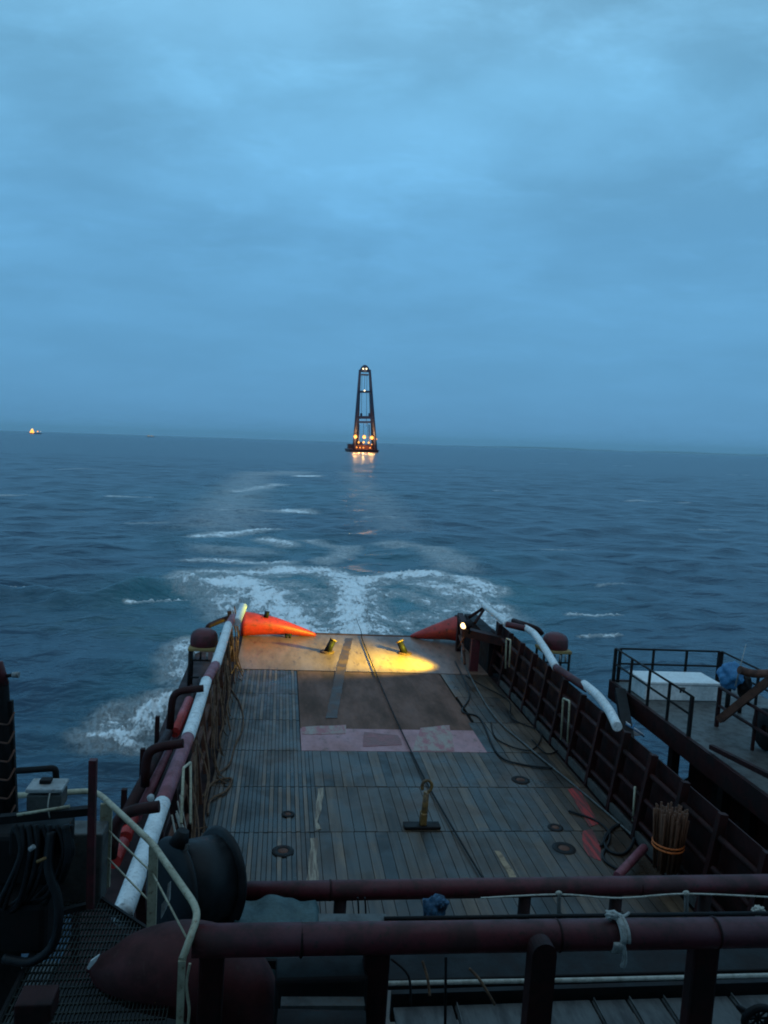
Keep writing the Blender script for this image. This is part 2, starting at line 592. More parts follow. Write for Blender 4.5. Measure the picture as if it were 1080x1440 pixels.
# foam lace: warped voronoi edges plus noise, cut by the stroke strength
wn = N(nt, 'ShaderNodeTexNoise', Scale=0.55, Detail=5.0, Roughness=0.6)
nt.links.new(tc.outputs['Object'], wn.inputs['Vector'])
wv = N(nt, 'ShaderNodeVectorMath', operation='MULTIPLY_ADD')
nt.links.new(wn.outputs['Color'], wv.inputs[0])
wv.inputs[1].default_value = (4.2, 3.0, 0)
nt.links.new(tc.outputs['Object'], wv.inputs[2])
vo = N(nt, 'ShaderNodeTexVoronoi', feature='DISTANCE_TO_EDGE', Scale=0.62)
nt.links.new(wv.outputs[0], vo.inputs['Vector'])
lace = ramp(nt, vo.outputs['Distance'], 0.0, 0.28, 1.0, 0.0)
mpf = N(nt, 'ShaderNodeMapping')
mpf.inputs['Scale'].default_value = (0.55, 0.9, 1)
nt.links.new(wv.outputs[0], mpf.inputs[0])
fn = N(nt, 'ShaderNodeTexNoise', Scale=1.5, Detail=10.0, Roughness=0.8)
nt.links.new(mpf.outputs[0], fn.inputs['Vector'])
# swirling filaments: noise in the curled coordinates of the two propeller eddies
sw = N(nt, 'ShaderNodeAttribute', attribute_name='eddy')
swn = N(nt, 'ShaderNodeTexNoise', Scale=1.5, Detail=9.0, Roughness=0.72, Distortion=0.5)
swa = N(nt, 'ShaderNodeVectorMath', operation='MULTIPLY_ADD')
nt.links.new(wn.outputs['Color'], swa.inputs[0])
swa.inputs[1].default_value = (0.9, 0.9, 1.6)
nt.links.new(sw.outputs['Vector'], swa.inputs[2])
nt.links.new(swa.outputs[0], swn.inputs['Vector'])
fine = N(nt, 'ShaderNodeTexNoise', Scale=4.5, Detail=8.0, Roughness=0.75)
nt.links.new(wv.outputs[0], fine.inputs['Vector'])


def madd(src, k, add):
    n_ = N(nt, 'ShaderNodeMath', operation='MULTIPLY_ADD')
    nt.links.new(src, n_.inputs[0])
    n_.inputs[1].default_value = k
    if hasattr(add, 'is_output'):
        nt.links.new(add, n_.inputs[2])
    else:
        n_.inputs[2].default_value = add
    return n_.outputs[0]


def mul(a_, b_):
    n_ = N(nt, 'ShaderNodeMath', operation='MULTIPLY')
    nt.links.new(a_, n_.inputs[0])
    nt.links.new(b_, n_.inputs[1])
    return n_.outputs[0]


def vmax(a_, b_):
    n_ = N(nt, 'ShaderNodeMath', operation='MAXIMUM')
    nt.links.new(a_, n_.inputs[0])
    nt.links.new(b_, n_.inputs[1])
    return n_.outputs[0]


inwash = ramp(nt, ae.outputs['Fac'], 0.3, 0.9)
base = madd(fn.outputs[0], 1.5, -0.75)
base = madd(fine.outputs[0], 1.7, madd(base, 1.0, -0.40))
base = madd(lace, 0.16, base)
swirl = madd(swn.outputs[0], 2.4, -1.2)
n_ = N(nt, 'ShaderNodeMath', operation='MULTIPLY_ADD')
nt.links.new(swirl, n_.inputs[0])
nt.links.new(inwash, n_.inputs[1])
nt.links.new(base, n_.inputs[2])
tot = madd(fo.outputs['Fac'], 1.2, n_.outputs[0])
mask = ramp(nt, tot, 1.0, 1.62)
veil = mul(ramp(nt, tot, 0.62, 1.3, 0.0, 0.42), ramp(nt, fo.outputs['Fac'], 0.12, 0.55))
FM = mul(vmax(mask, veil), ramp(nt, fo.outputs['Fac'], 0.08, 0.35))
aef = N(nt, 'ShaderNodeMath', operation='MULTIPLY')
nt.links.new(ae.outputs['Fac'], aef.inputs[0])
nt.links.new(ramp(nt, fn.outputs[0], 0.3, 0.7, 0.5, 1.0), aef.inputs[1])
deep = mix_rgb(nt, aef.outputs[0], (0.012, 0.050, 0.088), (0.032, 0.175, 0.195))
col = mix_rgb(nt, FM, deep, (0.86, 0.88, 0.88))
nt.links.new(col, b.inputs['Base Color'])
rn = N(nt, 'ShaderNodeMath', operation='MULTIPLY_ADD')
nt.links.new(FM, rn.inputs[0])
rn.inputs[1].default_value = 0.5
rn.inputs[2].default_value = 0.27
nt.links.new(rn.outputs[0], b.inputs['Roughness'])
b.inputs['IOR'].default_value = 1.33
# ripples of several sizes, crests across the wind
hs = None
for sx, sy, scl, wgt in ((0.5, 1.0, 0.16, 1.5), (0.55, 1.0, 0.5, 0.55), (0.6, 1.0, 1.5, 0.22), (0.7, 1.0, 4.0, 0.06)):
    mp = N(nt, 'ShaderNodeMapping')
    mp.inputs['Scale'].default_value = (sx, sy, 1)
    mp.inputs['Rotation'].default_value = (0, 0, 0.15)
    nt.links.new(tc.outputs['Object'], mp.inputs[0])
    nn = N(nt, 'ShaderNodeTexNoise', Scale=scl, Detail=3.0, Roughness=0.5, Distortion=0.3)
    nt.links.new(mp.outputs[0], nn.inputs['Vector'])
    mm = N(nt, 'ShaderNodeMath', operation='MULTIPLY_ADD')
    nt.links.new(nn.outputs[0], mm.inputs[0])
    mm.inputs[1].default_value = wgt
    if hs is None:
        mm.inputs[2].default_value = 0
    else:
        nt.links.new(hs, mm.inputs[2])
    hs = mm.outputs[0]
hf = N(nt, 'ShaderNodeMath', operation='MULTIPLY_ADD')
nt.links.new(FM, hf.inputs[0])
hf.inputs[1].default_value = 0.12
nt.links.new(hs, hf.inputs[2])
bp = N(nt, 'ShaderNodeBump', Strength=1.0, Distance=1.0)
nt.links.new(hf.outputs[0], bp.inputs['Height'])
nt.links.new(bp.outputs[0], b.inputs['Normal'])
me.materials.append(m)
sea = bpy.data.objects.new("sea", me)
COL.objects.link(sea)
sea['kind'] = 'structure'
# ------------------------------------------------------------------ far things: haze, hills, crane barge, ships
hz = MB()
hz.box((0, 12000, 195), (90000, 90000, 396.6))
m, nt, b = new_mat('haze_air')
nt.nodes.remove(b)
pv = N(nt, 'ShaderNodeVolumePrincipled')
pv.inputs['Color'].default_value = (0.62, 0.90, 1.0, 1)
pv.inputs['Density'].default_value = 0.00003
nt.links.new(pv.outputs[0], nt.nodes['Material Output'].inputs['Volume'])
hazeo = hz.build('haze', m)
hazeo['kind'] = 'stuff'

hl = MB()
pts_top = []
for k in range(121):
    t = k / 120
    x = 9000 + 28000 * t
    h = 130 * (0.12 + max(0, mnoise.noise((t * 5.1, 3.3, 0)) * 0.9 + 0.55 * math.sin(math.pi * min(1, t * 1.25)) + 0.22 * mnoise.noise((t * 19, 0, 1))))
    pts_top.append((x, 40000 - 2000 * t, h))
rows = []
for f_, dy in ((0.0, -2000), (0.45, -900), (1.0, 0), (0.5, 900), (0.0, 2000)):
    rows.append([hl.bm.verts.new((x, y + dy + 60 * mnoise.noise((x * .0016, dy, 2)), SEA - 3 + (h + 3) * f_ * (1 + 0.15 * mnoise.noise((x * .0025, dy * .01, 7))))) for x, y, h in pts_top])
for A, B in zip(rows[:-1], rows[1:]):
    for k in range(len(A) - 1):
        hl.bm.faces.new((A[k], A[k + 1], B[k + 1], B[k])).smooth = True
HILL = pmat('hill_cover', (0.05, 0.07, 0.045), (0.09, 0.09, 0.06), 0.9, 0.004, bump=0)
hills = hl.build('hills', HILL)
hills['kind'] = 'structure'

# floating sheerleg crane, about 720 m astern
cx = PW(512, 637).x
cy = PW(512, 636).y
SC = cy / math.cos(0.03) / F           # metres per photo pixel out there
bx = PW(512, 620, y=cy).x
crane = thing('floating_crane', (bx, cy, SEA), 'dark floating crane barge with tall tapering frame and glowing lamps on the horizon', 'crane barge', ship=False)


def C3(px, py, dy=0.0):
    p = PW(px, py, y=cy + dy)
    return Vector((p.x, cy + dy, p.z))


h = MB()
zb = SEA - 1.0
w0, w1 = C3(490, 636).x, C3(532, 636).x
h.prism([(w0 + 1.5, cy - 6, zb), (w1 - 1.5, cy - 6, zb), (w1, cy - 8, SEA + 3.0), (w0, cy - 8, SEA + 3.0)], (0, 62, 0))
h.box(((w0 + w1) / 2, cy + 42, SEA + 5.6), (w1 - w0 - 5, 14, 5.2))
h.box(((w0 + w1) / 2 - 2, cy + 44, SEA + 9.6), (9, 8, 2.8))
h.box(((w0 + w1) / 2, cy + 14, SEA + 5.0), ((w1 - w0) * .62, 10, 4.4))
h.build('hull', RED, crane)
TOPZ = C3(512, 516).z
for s, xb, xt in ((-1, 497.5, 506.2), (1, 528.5, 520.0)):
    for dy0, dy1, nm in ((0, 4, 'leg'), (22, 8, 'back_leg')):
        a, c = C3(xb, 634, dy0), C3(xt, 520, dy1)
        a.y, c.y = cy + dy0, cy + dy1
        a.x += -s * (0.0 if dy0 == 0 else 3.0)
        MB().tube([a, c], [1.7, 1.25], 8).build(nm, NAVY, crane)
        # side lattice between the front and back legs
    lt = MB()
    A0, A1 = C3(xb, 634), C3(xt, 520, 4)
    B0, B1 = C3(xb, 634, 22), C3(xt, 520, 8)
    B0.x -= s * 3.0
    for k in range(7):
        t0, t1 = k / 7, (k + 1) / 7
        lt.tube([A0.lerp(A1, t0), B0.lerp(B1, t1)], 0.42, 5)
        lt.tube([B0.lerp(B1, t1), A0.lerp(A1, t1)], 0.42, 5)
    lt.build('lattice', NAVY, crane)
for py, hh, x0, x1 in ((551, 1.9, 503.5, 522.5), (587, 2.6, 500.5, 525.5), (593.5, 1.7, 500.3, 525.7)):
    a, c = C3(x0, py, 2), C3(x1, py, 2)
    MB().bar(a, c, 2.2, hh * 1.15).build('crossbeam', NAVY, crane)
hd = MB()
hd.lathe(C3(513, 521, 5), [(5.2, -1.5), (5.2, 0.5), (4.6, 2.4), (3.2, 4.4), (1.6, 5.6), (0, 6.0)], seg=12)
hd.box(C3(513, 527, 5), (7.5, 4, 1.6))
hd.build('head', NAVY, crane)
for x0, x1, y0, y1 in ((509, 508.2, 528, 585), (516, 515.2, 528, 600), (513, 512.2, 528, 551), (519, 520.2, 553, 585), (511.5, 510.5, 595, 628), (517, 517.5, 595, 628)):
    MB().tube([C3(x0, y0, 3), C3(x1, y1, 3)], 0.22, 5).build('cable', NAVY, crane)
for x0 in (508, 519.5):
    MB().box(C3(x0, 583, 3), (2.2, 1.6, 3.0), bev=0.3).build('hook_block', NAVY, crane)
for sgn in (-1, 1):
    MB().tube([C3(512 + sgn * 7, 597, 1), C3(512 + sgn * 8, 633, 1)], 0.6, 6).build('inner_post', NAVY, crane)
for px, py, r_, kind_ in ((499.8, 614, 2.0, 0), (512.2, 614.5, 1.9, 0), (523, 615.5, 1.95, 0), (504.3, 622, .95, 0), (511.4, 622, 1.05, 0), (518.4, 622.5, .95, 0), (510.8, 518.6, .85, 1), (515.3, 518.6, .85, 1), (512.7, 549.3, .8, 1),
                          (501.5, 629, .62, 2), (506.4, 629.5, .56, 2), (511, 629.5, .62, 2), (520.4, 629.8, .62, 2), (529.8, 617.5, .5, 2), (522.8, 625, .5, 2)):
    q = C3(px, py, -1.4)
    lm = MB()
    lm.lathe(q, [(0, -r_), (r_ * .6, -r_ * .8), (r_, 0), (r_ * .6, r_ * .8), (0, r_)], seg=10)
    lm.build('lamp', (LAMP_WARM, LAMP_PALE, LAMP_WARM)[kind_], crane)
for px, py, e, col_ in ((500, 616, 9000, (1, .5, .16)), (512, 617, 9000, (1, .55, .18)), (523, 617, 9000, (1, .5, .16)), (505, 626, 3000, (1, .42, .1)), (519, 626, 3000, (1, .42, .1)), (513, 522, 1500, (1, .8, .5))):
    L = bpy.data.lights.new('flood_light', 'POINT')
    L.energy = e * 1.4
    L.color = col_
    L.shadow_soft_size = 0.9
    lo = bpy.data.objects.new('flood_light', L)
    COL.objects.link(lo)
    lo.parent = crane
    lo.location = C3(px, py, -5) - Vector(crane.location)


def ship_far(px, py, dist, s, label, lit):
    q = PW(px, py, y=dist)
    t = thing('distant_ship', (q.x, dist, SEA), label, 'ship', ship=False)
    o = Vector((q.x, dist, SEA))
    MB().prism([o + Vector((-26 * s, -4, -1)), o + Vector((22 * s, -4, -1)), o + Vector((30 * s, -4, 5 * s)), o + Vector((-27 * s, -4, 4 * s))], (0, 9, 0)).build('hull', NAVY, t)
    w = MB()
    w.box(o + Vector((-14 * s, 0, 7.5 * s)), (13 * s, 7, 7 * s))
    w.box(o + Vector((-14 * s, 0, 12.5 * s)), (8 * s, 6, 3.4 * s))
    w.build('superstructure', BRIDGEWHITE, t)
    MB().tube([o + Vector((-14 * s, 0, 13 * s)), o + Vector((-14 * s, 0, 24 * s))], 0.5 * s, 6).build('mast', NAVY, t)
    MB().tube([o + Vector((14 * s, 0, 4 * s)), o + Vector((14 * s, 0, 17 * s))], 0.45 * s, 6).build('mast', NAVY, t)
    for x_, z_, r_ in lit:
        MB().ball(o + Vector((x_ * s, -4.6, z_ * s)), r_ * s, 8).build('lamp', LAMP_WARM if r_ > 1.6 else LAMP_PALE, t)


ship_far(50, 602, 3300, 0.85, 'far ship with bright yellow lights at the left end of the horizon', [(-14, 17, 6.0), (-20, 9, 4.6), (-10, 9, 5.0), (-14, 24, 1.6), (11, 12.5, 2.6), (24, 13, 1.0)])
ship_far(212, 609, 4600, 0.8, 'tiny far ship with two small white lights on the horizon', [(-16, 10, 1.5), (6, 10, 1.5), (18, 8, 0.8), (-6, 12, 0.8)])
# ------------------------------------------------------------------ working deck
XL, XR, YA, YS = -1.25, 7.75, 4.6, 31.5
deck = thing('deck', (3.25, 18, 0), None, None, kind='structure')

# wood
m, nt, b = new_mat('deck_planks')
tc = N(nt, 'ShaderNodeTexCoord')
at = N(nt, 'ShaderNodeAttribute', attribute_name='tone')
mp = N(nt, 'ShaderNodeMapping')
mp.inputs['Scale'].default_value = (8, 0.35, 1)
nt.links.new(tc.outputs['Object'], mp.inputs[0])
g1 = N(nt, 'ShaderNodeTexNoise', Scale=1.1, Detail=9.0, Roughness=0.72)
nt.links.new(mp.outputs[0], g1.inputs['Vector'])
g2 = N(nt, 'ShaderNodeTexNoise', Scale=0.9, Detail=7.0, Roughness=0.65, Distortion=0.4)
nt.links.new(tc.outputs['Object'], g2.inputs['Vector'])
g3 = N(nt, 'ShaderNodeTexNoise', Scale=0.28, Detail=4.0, Roughness=0.6)
nt.links.new(tc.outputs['Object'], g3.inputs['Vector'])
wood = mix_rgb(nt, at.outputs['Fac'], (0.010, 0.007, 0.005), (0.245, 0.145, 0.080))
wood = mix_rgb(nt, ramp(nt, g1.outputs[0], 0.3, 0.7, 0.0, 0.95), wood, (0.22, 0.19, 0.18), 'MULTIPLY')
wood = mix_rgb(nt, ramp(nt, g2.outputs[0], 0.45, 0.68, 0.0, 0.7), wood, (0.022, 0.014, 0.011))
wood = mix_rgb(nt, ramp(nt, g3.outputs[0], 0.48, 0.62, 0.0, 0.55), wood, (0.05, 0.032, 0.020))
g4 = N(nt, 'ShaderNodeTexNoise', Scale=0.55, Detail=8.0, Roughness=0.7, Distortion=0.8)
nt.links.new(tc.outputs['Object'], g4.inputs['Vector'])
wood = mix_rgb(nt, ramp(nt, g4.outputs[0], 0.47, 0.63, 0.0, 0.7), wood, (0.075, 0.036, 0.018))
nt.links.new(wood, b.inputs['Base Color'])
nt.links.new(ramp(nt, g2.outputs[0], 0.35, 0.65, 0.55, 0.27), b.inputs['Roughness'])
bp = N(nt, 'ShaderNodeBump', Strength=0.6, Distance=0.012)
nt.links.new(g1.outputs[0], bp.inputs['Height'])
nt.links.new(bp.outputs[0], b.inputs['Normal'])
PLANKS = m

seams = [4.6, 6.8, 8.95, 11.05, 13.1, 15.2, 17.3, 19.4, 21.6, 23.9, 26.4]
pk = MB()
for a, c in zip(seams[:-1], seams[1:]):
    x = XL
    odd = 0
    while x < XR - 0.02:
        left = x < 1.1
        w = 0.095 if left else rng.uniform(0.20, 0.27)
        w = min(w, XR - x)
        if a >= 19.3 and 0.85 < x + w / 2 < 5.93:
            x += w
            continue
        if left:
            odd += 1
            tone = (0.80 if odd % 2 else 0.03) * rng.uniform(0.45, 1.25)
            if rng.random() < 0.18:
                tone = rng.uniform(0.05, 0.25)
        else:
            tone = float(np.clip(rng.normal(0.34, 0.2), 0.03, 0.9))
        dz = rng.uniform(-0.004, 0.004) - (0.012 if left and not odd % 2 else 0)
        pk.box((x + w / 2, (a + c) / 2 + rng.uniform(-.004, .004), -0.03 + dz), (w - 0.012, c - a - 0.03, 0.06), tone=tone)
        x += w
pk.build('planking', PLANKS, deck)
MB().box(((XL + XR) / 2, (4.0 + 26.4) / 2, -0.10), (XR - XL, 22.4, 0.04)).build('under_plate', BLACK, deck)

STEELBROWN = pmat('brown_rusty_plate', (0.16, 0.064, 0.036), (0.075, 0.034, 0.020), 0.62, spec=0.25, scale=0.7, lo=0.38, hi=0.66, c3=(0.14, 0.065, 0.038), bump=0.004, stretch=(1.6, 0.5, 1))
STEELPINK = pmat('faded_pink_plate', (0.42, 0.185, 0.19), (0.33, 0.14, 0.13), 0.45, 0.8, lo=0.42, hi=0.66, c3=(0.24, 0.11, 0.08), bump=0.003, stretch=(1, 0.6, 1))
STERNPINK = pmat('rusty_pink_plate', (0.25, 0.135, 0.095), (0.17, 0.085, 0.055), 0.38, 0.6, lo=0.4, hi=0.62, c3=(0.10, 0.042, 0.025), bump=0.004, stretch=(1.5, 0.4, 1))
STAIN = pmat('pale_stain', (0.34, 0.24, 0.19), (0.36, 0.12, 0.125), 0.5, 2.2, lo=0.42, hi=0.6, bump=0.002, stretch=(1.6, 0.7, 1))
DARKSTAIN = pmat('dark_rust_stain', (0.05, 0.020, 0.012), (0.10, 0.040, 0.022), 0.5, 1.4, bump=0.003)
MARKRED = pmat('red_deck_paint', (0.45, 0.025, 0.022), (0.12, 0.03, 0.025), 0.6, 1.4, lo=0.42, hi=0.56, bump=0.003, stretch=(9, .6, 1))
MARKWHITE = pmat('worn_white_line', (0.36, 0.28, 0.20), (0.16, 0.11, 0.08), 0.7, 1.4, lo=0.42, hi=0.58, bump=0.003, stretch=(9, .8, 1))
MB().box((3.39, 23.68, -0.03), (5.06, 5.4, 0.05)).build('steel_plate', STEELBROWN, deck)
MB().box((3.39, 20.19, -0.029), (5.07, 1.56, 0.056)).build('steel_plate', STEELPINK, deck)
MB().box((3.25, 29.0, -0.03), (9.0, 5.1, 0.064)).build('steel_plate', STERNPINK, deck)


def patch(pix, name, mat, z=0.006, th=0.004):
    q = MB()
    pts = []
    for k in range(len(pix)):
        a, c = P(*pix[k], z=0), P(*pix[(k + 1) % len(pix)], z=0)
        n = max(2, int((c - a).length / 0.18))
        for i in range(n):
            v = a.lerp(c, i / n)
            wob = 0.035
            pts.append((v.x + wob * mnoise.noise(v * 2.3), v.y + 2 * wob * mnoise.noise(v * 1.7 + Vector((5, 0, 0))), z))
    q.prism(pts, (0, 0, th))
    return q.build(name, mat, deck)


patch([(424, 1022), (487, 1020), (486, 1032), (425, 1033)], 'pale_patch', STAIN, 0.004)
patch([(592, 1024), (632, 1020), (640, 1056), (580, 1056)], 'pale_patch', STAIN, 0.004)
patch([(512, 1030), (560, 1034), (566, 1048), (510, 1050)], 'rust_patch', pmat('brown_pink_stain', (.22, .075, .065), (.32, .11, .11), .5, 1.6), 0.004)
patch([(486, 898), (496, 898), (486, 942), (474, 1010), (458, 1010), (472, 945)], 'rust_patch', DARKSTAIN, 0.006)
patch([(798, 1110), (812, 1106), (832, 1140), (843, 1160), (828, 1163), (815, 1138)], 'paint_mark', MARKRED)
patch([(818, 1168), (832, 1166), (845, 1190), (843, 1210), (826, 1204), (819, 1186)], 'paint_mark', MARKRED)
patch([(447, 1110), (456, 1109), (452, 1135), (447, 1158), (452, 1166), (444, 1168), (443, 1140)], 'paint_line', MARKWHITE)
patch([(437, 1178), (447, 1177), (446, 1212), (448, 1240), (430, 1242), (434, 1215)], 'paint_line', MARKWHITE)
patch([(694, 1196), (702, 1196), (727, 1235), (718, 1237)], 'paint_line', pmat('worn_ochre_line', (0.36, 0.24, 0.14), (0.2, 0.13, 0.08), 0.7, 6.0))
for px, py, r_ in ((398, 1197, .15), (732, 1097, .16), (793, 1193, .17), (781, 1164, .12), (405, 1145, .10)):
    c = P(px, py, z=0)
    sk_ = MB().lathe((c.x, c.y, 0.004), [(r_ * 1.45, 0), (r_ * 1.4, 0.010), (r_ * .75, 0.014), (r_ * .7, 0.003)], seg=20).build('lashing_socket', BLACK, deck)
    MB().lathe((c.x, c.y, 0.004), [(r_ * .69, 0), (r_ * .66, 0.008), (0, 0.010)], seg=20).build('cover', RUST, sk_)
# hull and stern
hb = MB()
hb.prism([(-2.95, 3.0, -0.14), (-2.95, 28.5, -0.14), (-1.6, 31.4, -0.14), (8.1, 31.4, -0.14), (9.45, 28.5, -0.14), (9.45, 3.0, -0.14)], (0, 0, -3.2))
hull = hb.build('hull', DARKRED, deck)
for s, x0, x1 in ((-1, -2.93, -1.6), (1, 8.3, 9.43)):
    MB().box(((x0 + x1) / 2, 15.5, -0.09), (x1 - x0, 25, 0.06)).build('side_deck', DARKRED, deck)
MB().tube([(-1.5, 31.75, -0.2), (8.0, 31.75, -0.2)], 0.22, 16).build('stern_roller', RUST, deck)
# plinth below the foreground fittings
MB().box((3.2, 2.2, -0.6), (12, 4.8, 1.0)).build('fore_deck', DARKRED, deck)
# ------------------------------------------------------------------ cargo rails
def rail_runs(o, runs, r=0.13):
    for pix, mat, nm in runs:
        pts = smooth_path([P(px, py, z=zz) for px, py, zz in pix], 5)
        MB().tube(pts, r if mat is not WHITE else r + 0.006, 14).build(nm, mat, o)


ZR = 1.9
lr = thing('cargo_rail', (-1.65, 20, 0), 'heavy pipe cargo rail painted in white and purple bands along the left deck edge', 'cargo rail')
rail_runs(lr, [
    ([(172, 1284, ZR), (178, 1270, ZR), (228, 1130, ZR)], WHITE, 'white_band'),
    ([(228, 1130, ZR), (264, 1038, ZR)], PURPLE, 'rail_pipe'),
    ([(264, 1038, ZR), (277, 1000, ZR), (290, 958, ZR)], WHITE, 'white_band'),
    ([(290, 958, ZR), (303, 935, ZR)], PURPLE, 'rail_pipe'),
    ([(303, 936, ZR), (313, 905, ZR), (321, 879, ZR)], WHITE, 'white_band'),
    ([(321, 880, ZR), (328, 868, ZR)], PURPLE, 'rail_pipe'),
    ([(333, 875, 1.85), (342, 853, 2.0)], WHITE, 'white_band')])
for y in np.arange(10.2, 27.6, 1.55):
    p = MB()
    p.bar((-1.62, y, 1.84), (-1.42, y, 0.02), 0.14, 0.10, up=(0, 1, 0))
    p.build('post', RUST if y > 16 else DARKRED, lr)
for z, x in ((0.55, -1.50), (1.15, -1.56)):
    MB().tube([(x, 9.8, z), (x, 28, z)], 0.055, 8).build('lower_pipe', RUST, lr)
MB().box((-1.72, 19.9, 0.55), (0.03, 20.5, 0.95)).build('bulwark_plate', DARKRED, lr)

rr = thing('cargo_rail', (8.2, 20, 0), 'dark red cargo rail with three white wrapped pipe lengths along the right deck edge', 'cargo rail')
ZQ = 1.9
rail_runs(rr, [
    ([(680, 851, ZQ), (696, 864, ZQ), (713, 878, ZQ)], WHITE, 'white_band'),
    ([(713, 878, ZQ), (739, 884, ZQ)], RED, 'rail_pipe'),
    ([(739, 883, ZQ), (752, 892, ZQ), (768, 915, ZQ), (782, 939, ZQ)], WHITE, 'white_band'),
    ([(782, 939, ZQ), (825, 968, ZQ - .04)], RED, 'rail_pipe'),
    ([(821, 962, ZQ), (840, 978, ZQ), (857, 1000, ZQ - .02), (868, 1022, ZQ - .08)], WHITE, 'white_band')], 0.112)
for y in np.arange(8.4, 27, 1.3):
    p = MB()
    p.bar((8.12, y, 1.84), (7.86, y, -0.05), 0.16, 0.12, up=(0, 1, 0))
    p.build('post', DARKRED, rr)
for z, x in ((0.35, 7.93), (0.85, 8.0), (1.4, 8.08)):
    MB().tube([(x, 7.8, z), (x, 27.5, z)], 0.06, 8).build('lower_pipe', DARKRED, rr)
MB().box((8.26, 17.6, 0.85), (0.03, 20.0, 1.75)).build('bulwark_plate', DARKRED, rr)
MB().box((7.86, 16.5, 0.09), (0.07, 17.5, 0.20)).build('coaming', GREY, rr)

# tapered red stern ends
sl = thing('stern_bulwark', P(400, 893, z=0), 'orange red tapered bulwark sloping down to the deck at the left stern corner', 'bulwark', group='tapered stern bulwarks')
MB().tube(smooth_path([(-1.35, 31.0, 0.50), (-0.2, 31.1, 0.44), (0.8, 31.2, 0.25), (1.7, 31.3, 0.04)], 5), [0.52 - 0.46 * (k / 15) ** 1.1 for k in range(16)], 16).build('plate', ORANGE, sl)
MB().tube([P(374, 868, y=30.9), P(376, 860, y=30.9)], 0.10, 10).build('stud', BLACK, sl)
sr = thing('stern_bulwark', P(615, 893, z=0), 'orange red tapered bulwark beside the lit lamp at the right stern corner', 'bulwark', group='tapered stern bulwarks')
MB().tube(smooth_path([(7.6, 30.9, 0.60), (7.1, 31.0, 0.50), (6.3, 31.2, 0.26), (5.75, 31.6, 0.04)], 5), [0.58 - 0.53 * (k / 15) ** 1.05 for k in range(16)], 16).build('plate', ORANGE, sr)
MB().tube([P(644, 874, y=30.9), P(643, 865, y=30.9)], 0.11, 10).build('stud', BLACK, sr)

# tow pins
for (px, py), lean, lab in (((460, 917), 0.16, 'stubby yellow topped tow pin leaning right, left of the pair on the lit stern plate'),
                            ((569, 919), -0.16, 'stubby yellow topped tow pin leaning left, nearest the bright pool of lamplight')):
    c = P(px, py, z=0)
    t = thing('tow_pin', c, lab, 'tow pin', group='tow pins at the stern')
    top = c + Vector((lean * 1.4, 0.12, 0.48))
    MB().tube([c, c.lerp(top, 0.9)], [0.14, 0.125], 14).build('stem', BLACK, t)
    MB().tube([c.lerp(top, 0.9), top], [0.155, 0.14], 14).build('cap', BRASS, t)
    MB().lathe(c, [(0.28, 0.002), (0.28, 0.04), (0.2, 0.05), (0, 0.05)], seg=16).build('base', RUST, t)
for (px, py), lab in (((405, 897), 'small dark deck cleat in front of the left red bulwark'), ((614, 897), 'small dark deck cleat in front of the right red bulwark')):
    c = P(px, py, z=0)
    t = MB()
    t.tube([c + Vector((-.14, 0, .13)), c + Vector((.14, 0, .13))], 0.05, 8)
    t.tube([c + Vector((-.07, 0, 0)), c + Vector((-.07, 0, .12))], 0.05, 8)
    t.tube([c + Vector((.07, 0, 0)), c + Vector((.07, 0, .12))], 0.05, 8)
    tag(t.build('deck_cleat', BLACK, loc=c), lab, 'cleat', 'deck cleats')

# stern locker (open dark frame) and the lit deck lamp
lk = thing('stern_locker', (7.7, 28, 0), 'dark open steel housing with red posts at the right stern corner', 'housing')
MB().bar((6.95, 27.3, 1.35), (8.25, 26.2, 1.30), 0.34, 0.30).build('top_beam', DARKRED, lk)
MB().bar((7.35, 29.7, 1.42), (7.05, 27.3, 1.40), 0.22, 0.22).build('top_beam', DARKRED, lk)
MB().bar((7.3, 26.9, 0), (7.3, 26.9, 1.2), 0.30, 0.2, up=(0, 1, 0)).build('post', RED, lk)
MB().bar((8.2, 26.1, 0), (8.2, 26.1, 1.2), 0.22, 0.2, up=(0, 1, 0)).build('post', DARKRED, lk)
MB().bar((7.35, 29.6, 0), (7.35, 29.6, 1.3), 0.2, 0.2, up=(0, 1, 0)).build('post', DARKRED, lk)
MB().box((8.0, 28.6, 0.66), (0.5, 4.0, 1.3)).build('back_plate', BLACK, lk)
br = MB()
br.tube([(7.35, 29.6, 1.3), (7.1, 27.4, 0.1)], 0.05, 6)
br.tube([(7.05, 27.4, 1.2), (7.35, 29.6, 0.1)], 0.05, 6)
br.tube([(7.05, 27.4, 0.6), (7.35, 29.6, 0.65)], 0.05, 6)
br.build('brace', RUST, lk)
ap = MB()
a_, b_, c_ = P(660, 868, y=29), P(683, 853, y=29.5), P(712, 880, y=27)
ap.tube([a_, b_, c_], 0.07, 8)
ap.tube([P(668, 876, y=28.5), b_], 0.06, 8)
ap.build('peak_frame', DARKRED, lk)

